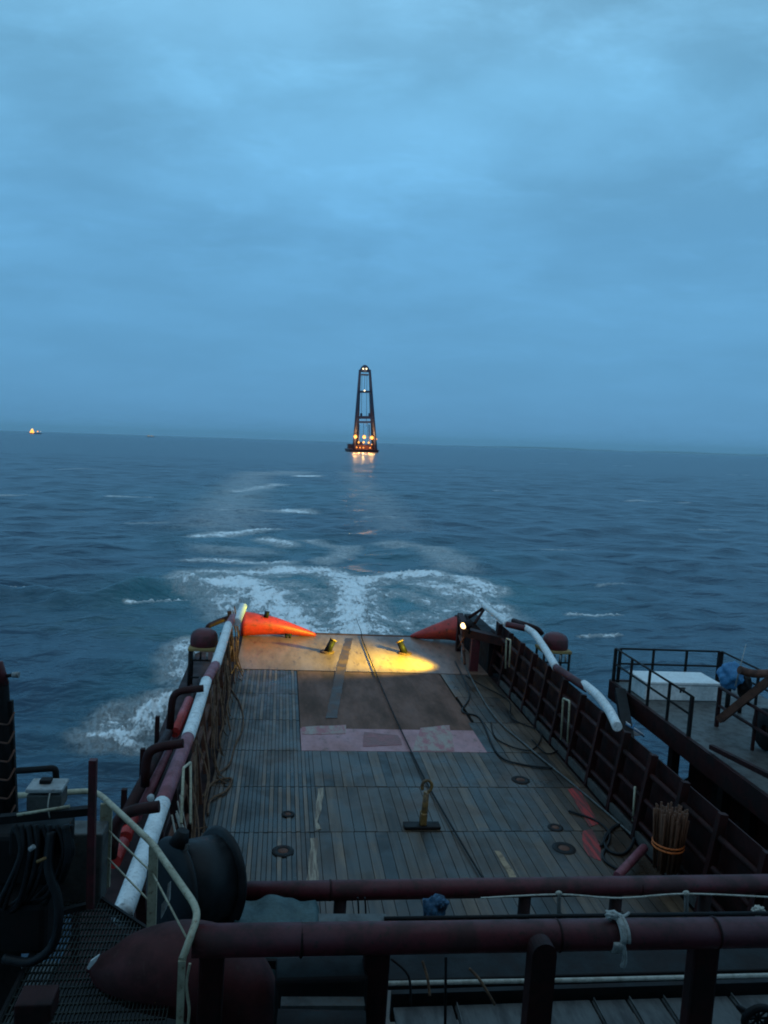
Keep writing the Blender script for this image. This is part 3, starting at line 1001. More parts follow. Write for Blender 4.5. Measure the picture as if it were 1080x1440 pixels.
lp = P(652, 881, y=26.9)
dl = thing('deck_lamp', lp, 'lit warm deck lamp on the right stern housing', 'lamp')
bx_ = MB()
bx_.lathe(lp + Vector((0.20, 0, 0.10)), [(0.05, -0.10), (0.14, -0.06), (0.16, 0.10), (0.17, 0.20), (0.15, 0.20)], axis=(-0.80, -0.1, -0.30), seg=14)
bx_.build('lamp_housing', BLACK, dl)
MB().tube([lp + Vector((0.2, 0, 0.05)), lp + Vector((0.25, 0.1, -0.3))], 0.04, 8).build('bracket', BLACK, dl)
MB().lathe(lp + Vector((-0.02, -0.02, 0.03)), [(0, -0.10), (0.09, -0.06), (0.12, 0), (0.09, 0.06), (0, 0.10)], axis=(-0.8, -0.4, -0.3), seg=12).build('bulb', LAMP_DECK, dl)
L = bpy.data.lights.new('flood_light', 'SPOT')
L.energy = 7500
L.color = (1.0, 0.98, 0.06)
L.spot_size = math.radians(102)
L.spot_blend = 1.0
L.shadow_soft_size = 0.14
lo = bpy.data.objects.new('flood_light', L)
COL.objects.link(lo)
lo.parent = dl
lo.location = (-0.16, -0.04, -0.02)
tgt = Vector((0.8, 29.3, -0.35)) - (lp + Vector((-0.16, 0, 0)))
lo.rotation_euler = tgt.to_track_quat('-Z', 'Y').to_euler()
lo.scale = (0.7, 1, 1)


# domed drums on shelves outboard of both rails
def drum_shelf(px, py, y, lab, mir, lab2):
    c = P(px, py, y=y)
    t = thing('drum_shelf', (c.x, c.y, c.z - 1.0), lab, 'shelf', group='shelves outboard of the cargo rails')
    MB().box(c + Vector((0, 0, 0)), (1.0, 0.9, 0.10), bev=0.02).build('board', YELLOWWOOD, t)
    for dx in (-.44, .44):
        for dy in (-.38, .38):
            MB().tube([c + Vector((dx, dy, -.06)), c + Vector((dx, dy, -1.25 - c.z * 0.2))], 0.045, 8).build('leg', BLACK, t)
    for dz in (-.35, -.9):
        MB().tube([c + Vector((-.44, -.38, dz)), c + Vector((.44, -.38, dz))], 0.03, 8).build('crossbar', BLACK, t)
    for k in range(4):
        MB().tube([c + Vector((-.3 + .2 * k, -.42, -.08)), c + Vector((-.3 + .2 * k, -.42, -.3))], 0.035, 6).build('hanging_pin', LIGHTGREY if k != 1 else BLACK, t)
    d = MB()
    d.lathe(c + Vector((0.05 * mir, 0, 0.055)), [(0.42, 0), (0.44, 0.08), (0.42, 0.30), (0.36, 0.42), (0.22, 0.50), (0, 0.53)], seg=24)
    tag(d.build('domed_drum', RED, loc=c + Vector((0, 0, .05))), lab2, 'drum', 'domed drums')


drum_shelf(289, 909, 24.5, 'brown shelf on black legs outboard of the left rail', -1, 'dark red domed drum on the shelf outboard of the left rail')
drum_shelf(778, 913, 24.5, 'brown shelf on black legs outboard of the right rail', 1, 'dark red domed drum on the shelf outboard of the right rail')
hp = MB()
hp.tube(bend([P(324, 868, y=27), P(312, 872, y=27), P(293, 880, y=26), P(290, 888, y=26)], .2), 0.09, 10)
tag(hp.build('bent_pipe', DARKRED, loc=P(300, 880, y=26)), 'short bent dark red pipe above the left domed drum at the stern', 'pipe')
hp = MB()
hp.tube(bend([P(722, 873, y=27), P(740, 879, y=26), P(757, 885, y=26), P(762, 892, y=26)], .2), 0.10, 10)
tag(hp.build('bent_pipe', DARKRED, loc=P(740, 880, y=26)), 'short bent dark red pipe beside the right domed drum at the stern', 'pipe')

# left outboard hoops and fender pipes
fr = thing('fender_pipes', (-2.7, 14, 0), 'long dark red fender pipes with three hoops outboard of the left rail', 'fender pipes')
for pix, y in (([(286, 968), (252, 971), (242, 981), (239, 1024)], 17.6), ([(258, 1045), (217, 1051), (206, 1063), (204, 1105)], 13.8), ([(224, 1134), (182, 1140), (163, 1155), (156, 1205)], 11.0)):
    MB().tube(bend([P(a, c, y=y) for a, c in pix], .25), 0.085, 12).build('hoop', DARKRED, fr)
for (a, b2), r_, mt in ((((246, 1012, 1.0), (170, 1160, 1.0)), .11, DARKRED), (((254, 1018, .7), (192, 1150, .7)), .10, PURPLE), (((238, 1030, .55), (160, 1175, .55)), .09, DARKRED),
                        (((266, 985, 1.0), (246, 1030, 1.0)), .12, ORANGE), (((186, 1150, 0.9), (176, 1178, .9)), .12, ORANGE), (((172, 1186, .9), (160, 1212, .9)), .12, ORANGE),
                        (((283, 955, .4), (200, 1140, .4)), .09, DARKRED)):
    MB().tube([P(a[0], a[1], z=a[2]), P(b2[0], b2[1], z=b2[2])], r_, 12).build('long_pipe', mt, fr)
for y in (11.5, 13, 15, 17, 19):
    MB().bar((-2.75, y, -0.1), (-2.75, y, 1.0), 0.10, up=(0, 1, 0)).build('post', DARKRED, fr)
MB().ball(P(212, 1122, y=12), 0.06).build('knob', LIGHTGREY, fr)


# ropes hanging on the left rail
def rope_bundle(y0, y1, n, lab, mat=ROPE, low=0.0, run=(-2.2, -.5)):
    q = MB()
    for k in range(n):
        y = rng.uniform(y0, y1)
        dy = rng.uniform(*run)
        a = Vector((-1.52 + rng.uniform(-.02, .08), y, 1.8 + rng.uniform(-.25, .05)))
        c = Vector((-1.28 + rng.uniform(-.12, .14), max(10.4, y + dy), low + rng.uniform(.03, .7)))
        mid = a.lerp(c, .5) + Vector((0.06 + rng.uniform(-.05, .12), rng.uniform(-.25, .25), -rng.uniform(.05, .35)))
        q.tube(smooth_path([a, mid, c, c + Vector((rng.uniform(0, .25), rng.uniform(-.7, .3), -c.z + .03))], 4), rng.uniform(.010, .022), 6)
    tag(q.build('rope_bundle', mat, loc=(-1.5, (y0 + y1) / 2, 1)), lab, 'ropes', 'ropes hanging on the left rail')


rope_bundle(11.2, 13.4, 6, 'pale straight ropes hung on the left rail nearest the black reel', PALE_ROPE, run=(-.2, .2))
rope_bundle(13.6, 17.0, 8, 'brown ropes hung on the left rail beside the purple band')
rope_bundle(17.2, 21.5, 8, 'brown ropes hung on the left rail beside the middle white band')
rope_bundle(22.0, 26.0, 8, 'rusty ropes hung on the left rail beside the far white band')
rope_bundle(26.0, 28.4, 8, 'orange brown ropes hung at the end of the left rail against the red bulwark', RUST)

# rope lying on the deck
for pix, r_, mt, lab in (
        ([(332, 935), (322, 960), (338, 990), (342, 1020), (330, 1050), (322, 1075), (305, 1090), (318, 1102)], .02, ROPE, 'pale brown rope snaking down the left side of the deck'),
        ([(285, 1120), (300, 1100), (325, 1095), (318, 1112), (296, 1125), (292, 1145)], .028, ROPE, 'brown rope curled on the planks by the left rail'),
        ([(648, 925), (690, 1000), (740, 1048), (800, 1098), (850, 1140), (902, 1186)], .028, GREY, 'grey hose running down the right side of the deck'),
        ([(655, 950), (680, 965), (715, 985), (720, 1010), (760, 1030), (745, 1055), (700, 1040), (690, 1015)], .018, BLACK, 'dark loose rope looping beside the pink plate on the right'),
        ([(700, 960), (735, 985), (770, 1010), (790, 1045), (770, 1060), (748, 1040)], .018, BLACK, 'dark rope lying beside the right bulwark'),
        ([(845, 1190), (862, 1165), (880, 1160), (892, 1178), (878, 1200), (856, 1196), (850, 1178), (868, 1160), (885, 1165)], .03, RUBBER, 'black hose coiled on the planks at the right deck edge'),
        ([(800, 1140), (840, 1155), (858, 1175), (848, 1205), (868, 1222)], .025, RUBBER, 'thin black hose trailing past the red paint marks'),
        ([(640, 930), (660, 975), (650, 1000), (675, 1010), (700, 1060), (735, 1075), (780, 1080)], .025, RUBBER, 'thin black line trailing over the right planks')):
    pts = [P(a, c, z=0.03) for a, c in pix]
    tag(MB().tube(smooth_path(pts, 8), r_, 8).build('loose_rope', mt, loc=pts[0]), lab, 'rope', 'loose lines lying on the deck')

# tow wire and tow hook post
pts = [P(a, c, z=0.05) for a, c in ((508, 893), (513, 908), (545, 985), (578, 1056), (602, 1104))] + [P(640, 1170, z=0.05), P(685, 1245, z=0.05)]
wq = MB()
wq.tube(smooth_path(pts, 5), 0.02, 8)
tag(wq.build('tow_wire', BLACK, loc=pts[0]), 'dark tow wire lying along the deck from the stern past the hook post', 'wire')
ow = MB()
a = P(508, 893, z=0.05)
ow.tube([a, Vector((a.x + .1, 32.4, -.05)), P(500, 868, z=SEA), P(499, 864, z=SEA - 1)], 0.016, 6)
tag(ow.build('tow_wire', BLACK, loc=a), 'dark tow wire running off the stern down into the wake', 'wire')

c = P(593, 1163, z=0)
hk = thing('hook_post', c, 'rusty yellow post with ring head on a black base in the middle of the deck', 'hook')
MB().box(c + Vector((0, 0, .035)), (0.78, 0.26, 0.06), bev=.015).build('base', BLACK, hk)
st = MB()
st.tube([c + Vector((0.02, 0, .06)), c + Vector((0.04, 0, .45)), c + Vector((0.05, 0.0, .78))], [.085, .065, .06], 10)
st.box(c + Vector((0.02, 0, .2)), (.13, .2, .26), bev=.02)
st.build('stem', BRASS, hk)
rg = MB()
cc = c + Vector((0.05, 0, .90))
rg.tube([cc + Vector((.105 * math.cos(k * math.pi / 10), 0, .13 * math.sin(k * math.pi / 10))) for k in range(-4, 13)], .035, 8)
rg.build('ring', BRASS, hk)

# pale bent frames and poles
for pix, x, lab in (([(789, 1040), (792, 982), (801, 986), (798, 1045)], 7.78, 'cream bent bar frame standing against the middle of the right bulwark'),
                    ([(711, 940), (712, 898), (718, 900), (716, 938)], 7.72, 'dull bent bar frame beside the dark stern housing')):
    pts = bend([P(a, c, x=x) for a, c in pix], .06)
    tag(MB().tube(pts, .028, 8).build('bar_frame', CREAM, loc=pts[0]), lab, 'frame')
for (a, c), x, lab in ((((890, 1155), (893, 1106)), 7.9, 'short pale pole at the right deck edge'), (((905, 1128), (907, 1096)), 8.25, 'short pale pole just behind the bamboo bundle')):
    pts = [P(*a, x=x), P(*c, x=x)]
    tag(MB().tube(pts, .025, 8).build('pole', CREAM, loc=pts[0]), lab, 'pole')
pts = bend([P(255, 1158, x=-1.3), P(258, 1080, x=-1.4), P(268, 1072, x=-1.4), P(268, 1158, x=-1.25)], .06)
tag(MB().tube(pts, .024, 8).build('bar_frame', CREAM, loc=pts[0]), 'thin cream bent bar frame among the ropes on the left rail', 'frame')

# bamboo bundle
c = P(936, 1222, y=13.0)
bb = thing('bamboo_bundle', c, 'upright bundle of brown bamboo canes tied with an orange band by the right deck edge', 'bundle')
q = MB()
for k in range(90):
    a = rng.uniform(0, 6.283)
    r_ = .30 * math.sqrt(rng.random())
    h_ = rng.uniform(1.0, 1.22)
    p0 = c + Vector((r_ * .75 * math.cos(a), r_ * .75 * math.sin(a), 0))
    p1 = c + Vector((r_ * 1.05 * math.cos(a) + rng.uniform(-.03, .03), r_ * 1.05 * math.sin(a), h_))
    q.tube([p0, p1], .02, 6)
q.build('canes', CANE, bb)
for h_ in (.46, .53):
    MB().lathe(c + Vector((0, 0, h_)), [(.285, -.02), (.30, 0), (.285, .02)], seg=20).build('tie_band', pmat('orange_band', (0.75, .16, .03), rough=.6), bb)

# corner bar near the right deck edge
pts = [P(868, 1232, z=0.15), P(906, 1192, z=0.3)]
tag(MB().tube(pts, .085, 12).build('stub_pipe', PURPLE, loc=pts[0]), 'short faded red pipe slanting at the right corner of the planks', 'pipe')
pts = [P(872, 972, y=19), P(884, 1042, y=17)]
tag(MB().bar(pts[0], pts[1], .26, .2).build('leaning_post', BLACK, loc=pts[1]), 'black leaning post at the end of the right white pipe', 'post')
q = MB()
q.prism([P(881, 1016, y=17.4), P(906, 1034, y=17.4), P(886, 1036, y=17.4)], (0, .05, .02))
wsh = tag(q.build('plastic_sheet', pmat('white_plastic', (.75, .77, .8), rough=.4), loc=P(885, 1030, y=17.4)), 'small white plastic sheet tied below the black leaning post', 'sheet')
q = MB()
q.tube([P(880, 1018, y=17.3), P(906, 1036, y=17.3)], .02, 6)
q.tube([P(893, 1018, y=17.3), P(884, 1034, y=17.3)], .02, 6)
q.build('cord', BLUETARP, wsh)

# ------------------------------------------------------------------ right side platform
ZP = 1.85
pf = thing('side_platform', (11, 16, ZP), 'raised steel platform with dark railings jutting out on the right side', 'platform')
MB().box((11.35, 14.0, ZP - .03), (3.9, 12.0, .06)).build('floor', GREY, pf)
MB().box((9.40, 14.0, ZP - .22), (.10, 12.0, .50)).build('edge_beam', DARKRED, pf)
MB().box((11.35, 20.05, ZP - .22), (3.9, .10, .50)).build('edge_beam', DARKRED, pf)
for y in (9.5, 12, 14.5, 16.6):
    MB().bar((9.55, y, -.1), (9.55, y, 1.6), .2, up=(0, 1, 0)).build('support', BLACK, pf)
    MB().bar((9.6, y, 0.2), (11.6, y, 1.6), .14, up=(0, 1, 0)).build('brace', BLACK, pf)


def rail_seg(pts, h, name_parent, mid=True, posts=True, r=.028, mat=BLACK, npost=None):
    pts = [Vector(p) for p in pts]
    for zz in ((h, h * .55) if mid else (h,)):
        MB().tube([p + Vector((0, 0, zz)) for p in pts], r, 8).build('rail', mat, name_parent)
    if posts:
        n = npost or max(1, int((pts[-1] - pts[0]).length / 1.2))
        for k in range(n + 1):
            p = pts[0].lerp(pts[-1], k / n)
            MB().bar(p, p + Vector((0, 0, h)), .055 if 0 < k < n else .075, up=(0, 1, 0)).build('rail_post', mat, name_parent)


rail_seg([(9.45, 19.95, ZP), (9.45, 15.9, ZP)], .95, pf, npost=4)
rail_seg([(9.58, 19.95, ZP), (12.55, 19.95, ZP)], .95, pf, npost=3)
rail_seg([(12.62, 19.95, ZP), (12.62, 16.5, ZP)], .95, pf, npost=2)
rail_seg([(10.55, 16.6, ZP), (10.55, 9.5, ZP)], .95, pf, npost=5, mat=DARKRED, r=.04)
MB().bar(P(1012, 1012, y=16), P(1090, 950, y=15), .16).build('slanted_beam', RUST, pf)
MB().bar(P(1000, 1050, y=15), P(1090, 1095, y=13), .10).build('slanted_beam', DARKRED, pf)

bw = thing('side_bulkhead', (9.8, 10, 0), 'dark steel bulkhead with frames under the right side platform', 'bulkhead')
MB().box((10.0, 10.8, .78), (.08, 11.6, 1.62)).build('plate', DARKRED, bw)
for y in np.arange(5.6, 16.4, 1.2):
    MB().bar((9.85, y, -.05), (9.85, y, 1.55), .16, .2, up=(0, 1, 0)).build('frame', BLACK, bw)
MB().box((12.6, 9.5, -.6), (6.4, 14.5, 1.1)).build('wing_deck', BLACK, bw)
mq = thing('side_machinery', (10.8, 13.5, ZP), 'dark winch frame with slanting beams on the right platform by the frame edge', 'winch')
MB().tube([(10.9, 15.2, ZP + .45), (12.8, 15.2, ZP + .45)], .35, 16).build('drum', RUST, mq)
for x in (10.85, 12.85):
    MB().lathe((x, 15.2, ZP + .47), [(.1, -.04), (.46, -.04), (.46, .04), (.1, .04)], axis=(1, 0, 0), seg=20).build('flange', BLACK, mq)
for x in (11.1, 12.3):
    MB().bar((x, 13.2, ZP), (x, 15.0, ZP + 1.0), .14).build('frame', DARKRED, mq)
MB().tube([(10.9, 13.6, ZP + .25), (13.2, 13.8, ZP + .3)], .12, 10).build('shaft', BLACK, mq)

# white locker, blue bag, pole and boom on the platform
a, c = P(899, 968, z=ZP), P(1011, 968, z=ZP)
yb = 18.4
x0, x1 = P(908, 968, y=yb).x, P(1012, 968, y=yb).x
wl = thing('white_locker', ((x0 + x1) / 2, yb + .5, ZP), 'white rectangular hard shell locker with a small dark emblem on the platform', 'locker')
MB().box(((x0 + x1) / 2, yb + .5, ZP + .21), (x1 - x0, .95, .42), bev=.03).build('body', WHITEHULL, wl)
MB().box(((x0 + x1) / 2, yb + .5, ZP + .46), (x1 - x0 + .06, 1.0, .08), bev=.02).build('lid', WHITEHULL, wl)
em = MB()
ex = (x0 + x1) / 2
for dx in (-.045, .045):
    em.box((ex + dx, yb + .021, ZP + .27), (.05, .008, .10))
em.box((ex, yb + .021, ZP + .345), (.16, .008, .03))
em.build('emblem', BLACK, wl)
c = P(1027, 950, y=17.6)
bg_ = MB()
bg_.blob((c.x, c.y, c.z), (.27, .25, .30), 3, .35, 1.8)
tag(bg_.build('blue_bag', BLUETARP, loc=c), 'crumpled blue tarpaulin bundle beside the white locker', 'tarpaulin')
stn = MB()
stn.tube([(c.x, c.y, ZP), (c.x, c.y, c.z - .2)], .06, 8)
stn.tube([(c.x + .35, c.y, ZP), (c.x + .35, c.y, c.z + .1)], .05, 8)
stn.blob((c.x + .35, c.y - .1, c.z - .25), (.16, .16, .3), 8, .3, 2)
tag(stn.build('bag_stand', BLACK, loc=(c.x, c.y, ZP)), 'dark stand holding up the blue tarpaulin bundle', 'stand')
pts = [P(1034, 965, y=17.2), P(1049, 906, y=17.2)]
tag(MB().tube(pts, [.02, .008], 6).build('thin_rod', LIGHTGREY, loc=pts[0]), 'thin pale rod leaning over the blue bundle on the platform', 'rod')
pts = smooth_path([P(1040, 942, y=16.8), P(1058, 947, y=16.8), P(1080, 947, y=16.8), P(1110, 945, y=16.8)], 4)
tag(MB().tube(pts, .10, 10).build('boom', RUST, loc=pts[0]), 'brown curved boom lying at the right edge of the frame', 'boom')
# ------------------------------------------------------------------ foreground: guard rails, walkway, machinery
ga = thing('guard_rail', (3.5, 9.6, 0), 'farther of the two thick dark red guard rails across the foreground', 'guard rail')
MB().tube([(-.31, 9.6, 2.14), (3, 9.6, 2.15), (10.5, 9.6, 2.16)], .125, 18).build('top_pipe', RED, ga)
for px in (478, 737, 865, 990):
    q = P(px, 1275, y=9.6)
    MB().tube([(q.x, 9.6, -.6), (q.x, 9.6, 2.08)], .085, 12).build('post', DARKRED, ga)
gb = thing('guard_rail', (2.5, 6.0, 2), 'nearer of the two thick dark red guard rails, with broad posts, across the foreground', 'guard rail')
MB().tube([(-.52, 6.0, 3.93), (2, 6.0, 3.91), (7.5, 6.0, 3.87)], .125, 20).build('top_pipe', RED, gb)
for px, w in ((296, .20), (527, .215), (985, .24)):
    q = P(px, 1390, y=6.0)
    MB().bar((q.x, 6.02, 1.0), (q.x, 6.02, 3.85), w, .16, up=(0, 1, 0), bev=.03).build('post', DARKRED, gb)
q = P(766, 1345, y=5.72)
rp = MB()
pr = [(q.x - .105, 5.72, 1.2)] + [(q.x + .105 * math.cos(t), 5.72, q.z + .0 + .105 * math.sin(t)) for t in np.linspace(math.pi, 0, 11)] + [(q.x + .105, 5.72, 1.2)]
rp.prism(pr, (0, .14, 0))
tag(rp.build('bracket_post', DARKRED, loc=(q.x, 5.8, 2.0)), 'round topped dark red plate post in front of the nearer guard rail', 'post')
for par, y_, z_, xs_ in ((ga, 9.6, 2.147, (.9, 5.2, 8.3)), (gb, 6.0, 3.908, (.35, 2.55, 4.0))):
    for x_ in xs_:
        MB().lathe((x_, y_, z_ - (.002 if par is ga else .004) * (x_ - 2)), [(.12, -.014), (.131, -.008), (.134, 0), (.131, .008), (.12, .014)], axis=(1, 0, 0), seg=20).build('weld_bead', DARKRED, par)
# strap
q = P(866, 1312, y=6.0)
sp = MB()
for dx, tilt in ((-.028, .03), (.0, .02), (.024, .03)):
    sp.tube([(q.x + dx + tilt * math.sin(t * .5), 6.0 + .137 * math.cos(t), q.z + .137 * math.sin(t)) for t in np.linspace(-math.pi, math.pi, 25)], .022, 6)
sp.blob((q.x - .05, 6.0, q.z + .165), (.055, .04, .035), 2, .4, 2)
sp.tube(smooth_path([(q.x - .02, 6.0, q.z + .16), (q.x + .07, 6.02, q.z + .14), (q.x + .13, 6.05, q.z + .15)], 4), .014, 6)
sp.tube(smooth_path([(q.x, 5.87, q.z + .02), (q.x + .03, 5.86, q.z - .14), (q.x + .02, 5.87, q.z - .22)], 4), .022, 6)
tag(sp.build('cloth_strap', CLOTH, loc=q), 'white cloth strap knotted around the nearer guard rail', 'strap')
q = P(903, 1310, y=6.0)
kp = MB()
kp.tube(smooth_path([(q.x + .12, 5.88, q.z + .10), (q.x + .14, 5.87, q.z + .05), (q.x + .13, 5.87, q.z + .0)], 3), .022, 6)
# lifeline with thin stanchions
ll = thing('lifeline', P(786, 1285, y=8.6), 'thin pale lifeline with knots strung between the two guard rails on the right', 'line')
MB().tube(smooth_path([P(676, 1263, y=8.6), P(786, 1258, y=8.6), P(870, 1263, y=8.6), P(965, 1257, y=8.6), P(1090, 1262, y=8.6)], 6), .011, 6).build('cord', PALE_ROPE, ll)
for px in (786, 965):
    a, c = P(px, 1256, y=8.6), P(px, 1330, y=8.6)
    MB().tube([a, c], .028, 8).build('stanchion', GREY, ll)
    MB().blob(a, (.04, .03, .03), px, .4, 2, 2).build('knot', PALE_ROPE, ll)
q = P(1066, 1280, y=8.4)
kn = MB()
kn.blob(q, (.075, .05, .05), 9, .5, 2)
kn.tube([q, q + Vector((.0, 0, -.2))], .025, 6)
tag(kn.build('rope_knot', PALE_ROPE, loc=q), 'pale rope knot at the right edge between the guard rails', 'knot')
pts = [P(540, 1292, y=8.0), P(800, 1288, y=8.0), P(1100, 1284, y=8.0)]
tag(MB().tube(pts, .024, 8).build('thin_cable', BLACK, loc=pts[0]), 'thin dark cable stretched between the two guard rails', 'cable')
for px in (503, 513):
    pts = smooth_path([P(px, 1262, y=9.0), P(px + 1, 1275, y=9.0), P(px + 2, 1300, y=9.0)], 3)
    tag(MB().tube(pts, .012, 6).build('hanging_wire', BLACK, loc=pts[0]), 'thin black wire hanging from the farther guard rail, ' + ('left' if px == 503 else 'right') + ' one of the two', 'wire', 'wires hanging from the guard rail')
q = P(612, 1278, y=8.3)
ub = MB()
ub.blob(q, (.11, .09, .15), 5, .45, 2.0)
ub.blob(q + Vector((.06, -.02, .09)), (.07, .07, .06), 12, .5, 2.2)
ub.tube([q + Vector((-.14, 0, .12)), q + Vector((-.1, 0, -.2))], .02, 6)
tag(ub.build('blue_bundle', pmat('blue_bundle_cloth', (.04, .11, .19), (.02, .03, .045), .7, 9.0, bump=.02), loc=q), 'small blue cloth bundle tied in the gap between the guard rails', 'bundle')
# tarp covered chest
a, c = P(332, 1270, y=9.0), P(455, 1270, y=9.0)
tp = MB()
n = 22
zt = P(390, 1271, y=9.2).z
yb_, yf = 9.3, 8.2
grid = []
for i in range(n + 1):
    row = []
    for jx in range(n + 1):
        u, v = i / n, jx / n
        x = a.x - .05 + (c.x - a.x + .02) * u
        y = yb_ + (yf - yb_) * v
        z = zt - .10 * v - .55 * max(0, v - .8) / .2 * 1.0
        z += .06 * mnoise.noise((x * 3, y * 3, 1)) + .03 * mnoise.noise((x * 8, y * 5, 4)) - (.10 if abs(u - .5) > .47 else 0)
        row.append(tp.bm.verts.new((x, y - .1 * mnoise.noise((x * 4, 0, z * 3)), z)))
    grid.append(row)
for i in range(n):
    for jx in range(n):
        tp.bm.faces.new((grid[i][jx], grid[i + 1][jx], grid[i + 1][jx + 1], grid[i][jx + 1])).smooth = True
tg = thing('covered_chest', ((a.x + c.x) / 2, 8.7, 0), 'low chest under a crumpled teal tarpaulin behind the nearer guard rail', 'chest')
tp.build('tarpaulin', TEAL, tg)
MB().box(((a.x + c.x) / 2, 8.75, .8), (c.x - a.x - .15, .8, zt * 2 - 1.9 if zt * 2 - 1.9 > .2 else .6)).build('body', BLACK, tg)
pts = [P(448, 1297, y=8.0), P(544, 1297, y=8.0)]
tag(MB().bar(pts[0], pts[1], .22, .06).build('plank', GREY, loc=pts[0]), 'dark grey plank end beside the teal tarpaulin', 'plank')

# catwalk below the nearer rail
cw = thing('catwalk', (3.4, 6.9, 2.4), 'grey panelled catwalk below the nearer guard rail', 'catwalk')
ZC = 2.42
xs = [P(px, 1420, z=ZC).x for px in (552, 640, 742, 838, 890, 940, 1040, 1120, 1250)]
for x0, x1 in zip(xs[:-1], xs[1:]):
    MB().box(((x0 + x1) / 2, 6.55, ZC - .02 + rng.uniform(-.006, .006)), (x1 - x0 - .025, 1.15, .04), bev=.008).build('panel', PANEL, cw)
    MB().bar((x1, 5.98, ZC + .02), (x1 + .03, 7.12, ZC + .02), .010, .03).build('rib', GREY, cw)
MB().box(((xs[0] + xs[-1]) / 2, 7.2, ZC - .05), (xs[-1] - xs[0], .06, .30)).build('toe_board', BLACK, cw)
MB().tube([P(545, 1383, y=7.05), P(820, 1378, y=7.05), P(1100, 1371, y=7.05)], .022, 8).build('edge_pipe', PALE_ROPE, cw)
MB().box((2.5, 8.2, 1.9), (5.5, .08, .12)).build('stringer', BLACK, cw)
# black beam put in for the dark shadow strip along the catwalk
MB().box((5.0, 7.9, 2.25), (9.0, .5, .12), bev=.02).build('shadow_beam', BLACK, cw)
for k in (0, 2, 5):
    p0 = P(550 + 22 * k, 1350 + rng.uniform(-8, 20), y=6.7)
    p1 = P(560 + 26 * k + rng.uniform(-30, 20), 1415 + rng.uniform(-25, 15), y=6.5)
    mid = p0.lerp(p1, .5) + Vector((rng.uniform(-.12, .12), 0, rng.uniform(-.05, .08)))
    tag(MB().tube(smooth_path([p0, mid, p1], 5), rng.uniform(.008, .016), 6).build('frayed_line', ROPE if k % 3 else BLACK, loc=p0), 'thin frayed line dangling under the nearer guard rail beside its middle post', 'line', 'frayed lines under the guard rail')
pts = [P(627, 1345, y=6.15), P(626, 1445, y=6.1)]
tag(MB().tube(pts, .013, 6).build('hanging_wire', BLACK, loc=pts[0]), 'straight black wire hanging below the nearer guard rail', 'wire')
q = P(1066, 1432, y=5.4)
vw = thing('valve_wheel', q, 'black valve wheel in the bottom right corner', 'valve wheel')
MB().tube([q + Vector((.115 * math.cos(t), -.03 * math.sin(t), .115 * math.sin(t))) for t in np.linspace(0, 2 * math.pi, 29)], .030, 10).build('rim', BLACK, vw)
sk = MB()
for k in range(4):
    t = k * math.pi / 4
    sk.tube([q + Vector((.11 * math.cos(t), 0, .11 * math.sin(t))), q - Vector((.11 * math.cos(t), 0, .11 * math.sin(t)))], .010, 6)
sk.tube([q + Vector((0, .0, 0)), q + Vector((0, .25, -.1))], .025, 8)
sk.build('spoke', BLACK, vw)

# winch under the nearer rail
wn_ = thing('winch', P(455, 1420, y=5.6), 'black winch drum in shadow below the nearer guard rail', 'winch')
q = P(455, 1462, y=5.2)
MB().tube([q + Vector((-.34, .05, 0)), q + Vector((.30, 0, 0))], .17, 18).build('drum', BLACK, wn_)
q0, q1 = P(395, 1412, y=5.7), P(512, 1412, y=5.7)
MB().bar(q0, q1, .10, .05).build('rod', GREY, wn_)
MB().box(q0.lerp(q1, .5) + Vector((0, .3, -.15)), (.75, .3, .5), bev=.03).build('housing', BLACK, wn_)
MB().box(P(455, 1375, y=6.4) + Vector((0, 0, .0)), (.75, .3, .28), bev=.03).build('gearbox', BLACK, wn_)

# black reel
q = P(272, 1243, y=9.2)
ax = Vector((.80, .55, -.12)).normalized()
rl = thing('cable_reel', q, 'big black cable reel with rounded flanges at the left end of the farther guard rail', 'reel')
for d, r_, w in ((-.30, .60, .07), (.36, .62, .06)):
    MB().lathe(q + ax * d, [(0, -w), (r_ * .6, -w * 1.3), (r_ * .94, -w * .6), (r_, 0), (r_ * .94, w * .6), (r_ * .6, w * 1.3), (0, w)], axis=ax, seg=40).build('flange', RUBBER, rl)
MB().tube([q - ax * .34, q + ax * .36], .52, 28).build('core', RUBBER, rl)
hb_ = P(258, 1170, y=9.0)
MB().tube([hb_ + Vector((-.05, 0, -.15)), hb_ + Vector((0, 0, .02))], [.12, .07], 12).build('top_fitting', BLACK, rl)
MB().bar(hb_ + Vector((.05, -.05, -.12)), hb_ + Vector((.02, -.12, -.32)), .05).build('latch_and_glint', GREY, rl)
MB().box(q + Vector((0, .1, -1.35)), (.9, .8, 1.5)).build('stand', BLACK, rl)
cds = MB()
cds.prism([P(236, 1243, y=8.0), P(239, 1240, y=8.0), P(238, 1266, y=8.0), P(232, 1280, y=8.0), P(226, 1292, y=8.0), P(227, 1272, y=8.0), P(234, 1262, y=8.0)], (.01, .015, 0))
tag(cds.build('white_rag', CLOTH, loc=P(233, 1265, y=8.0)), 'torn white rag hanging beside the black reel', 'rag')

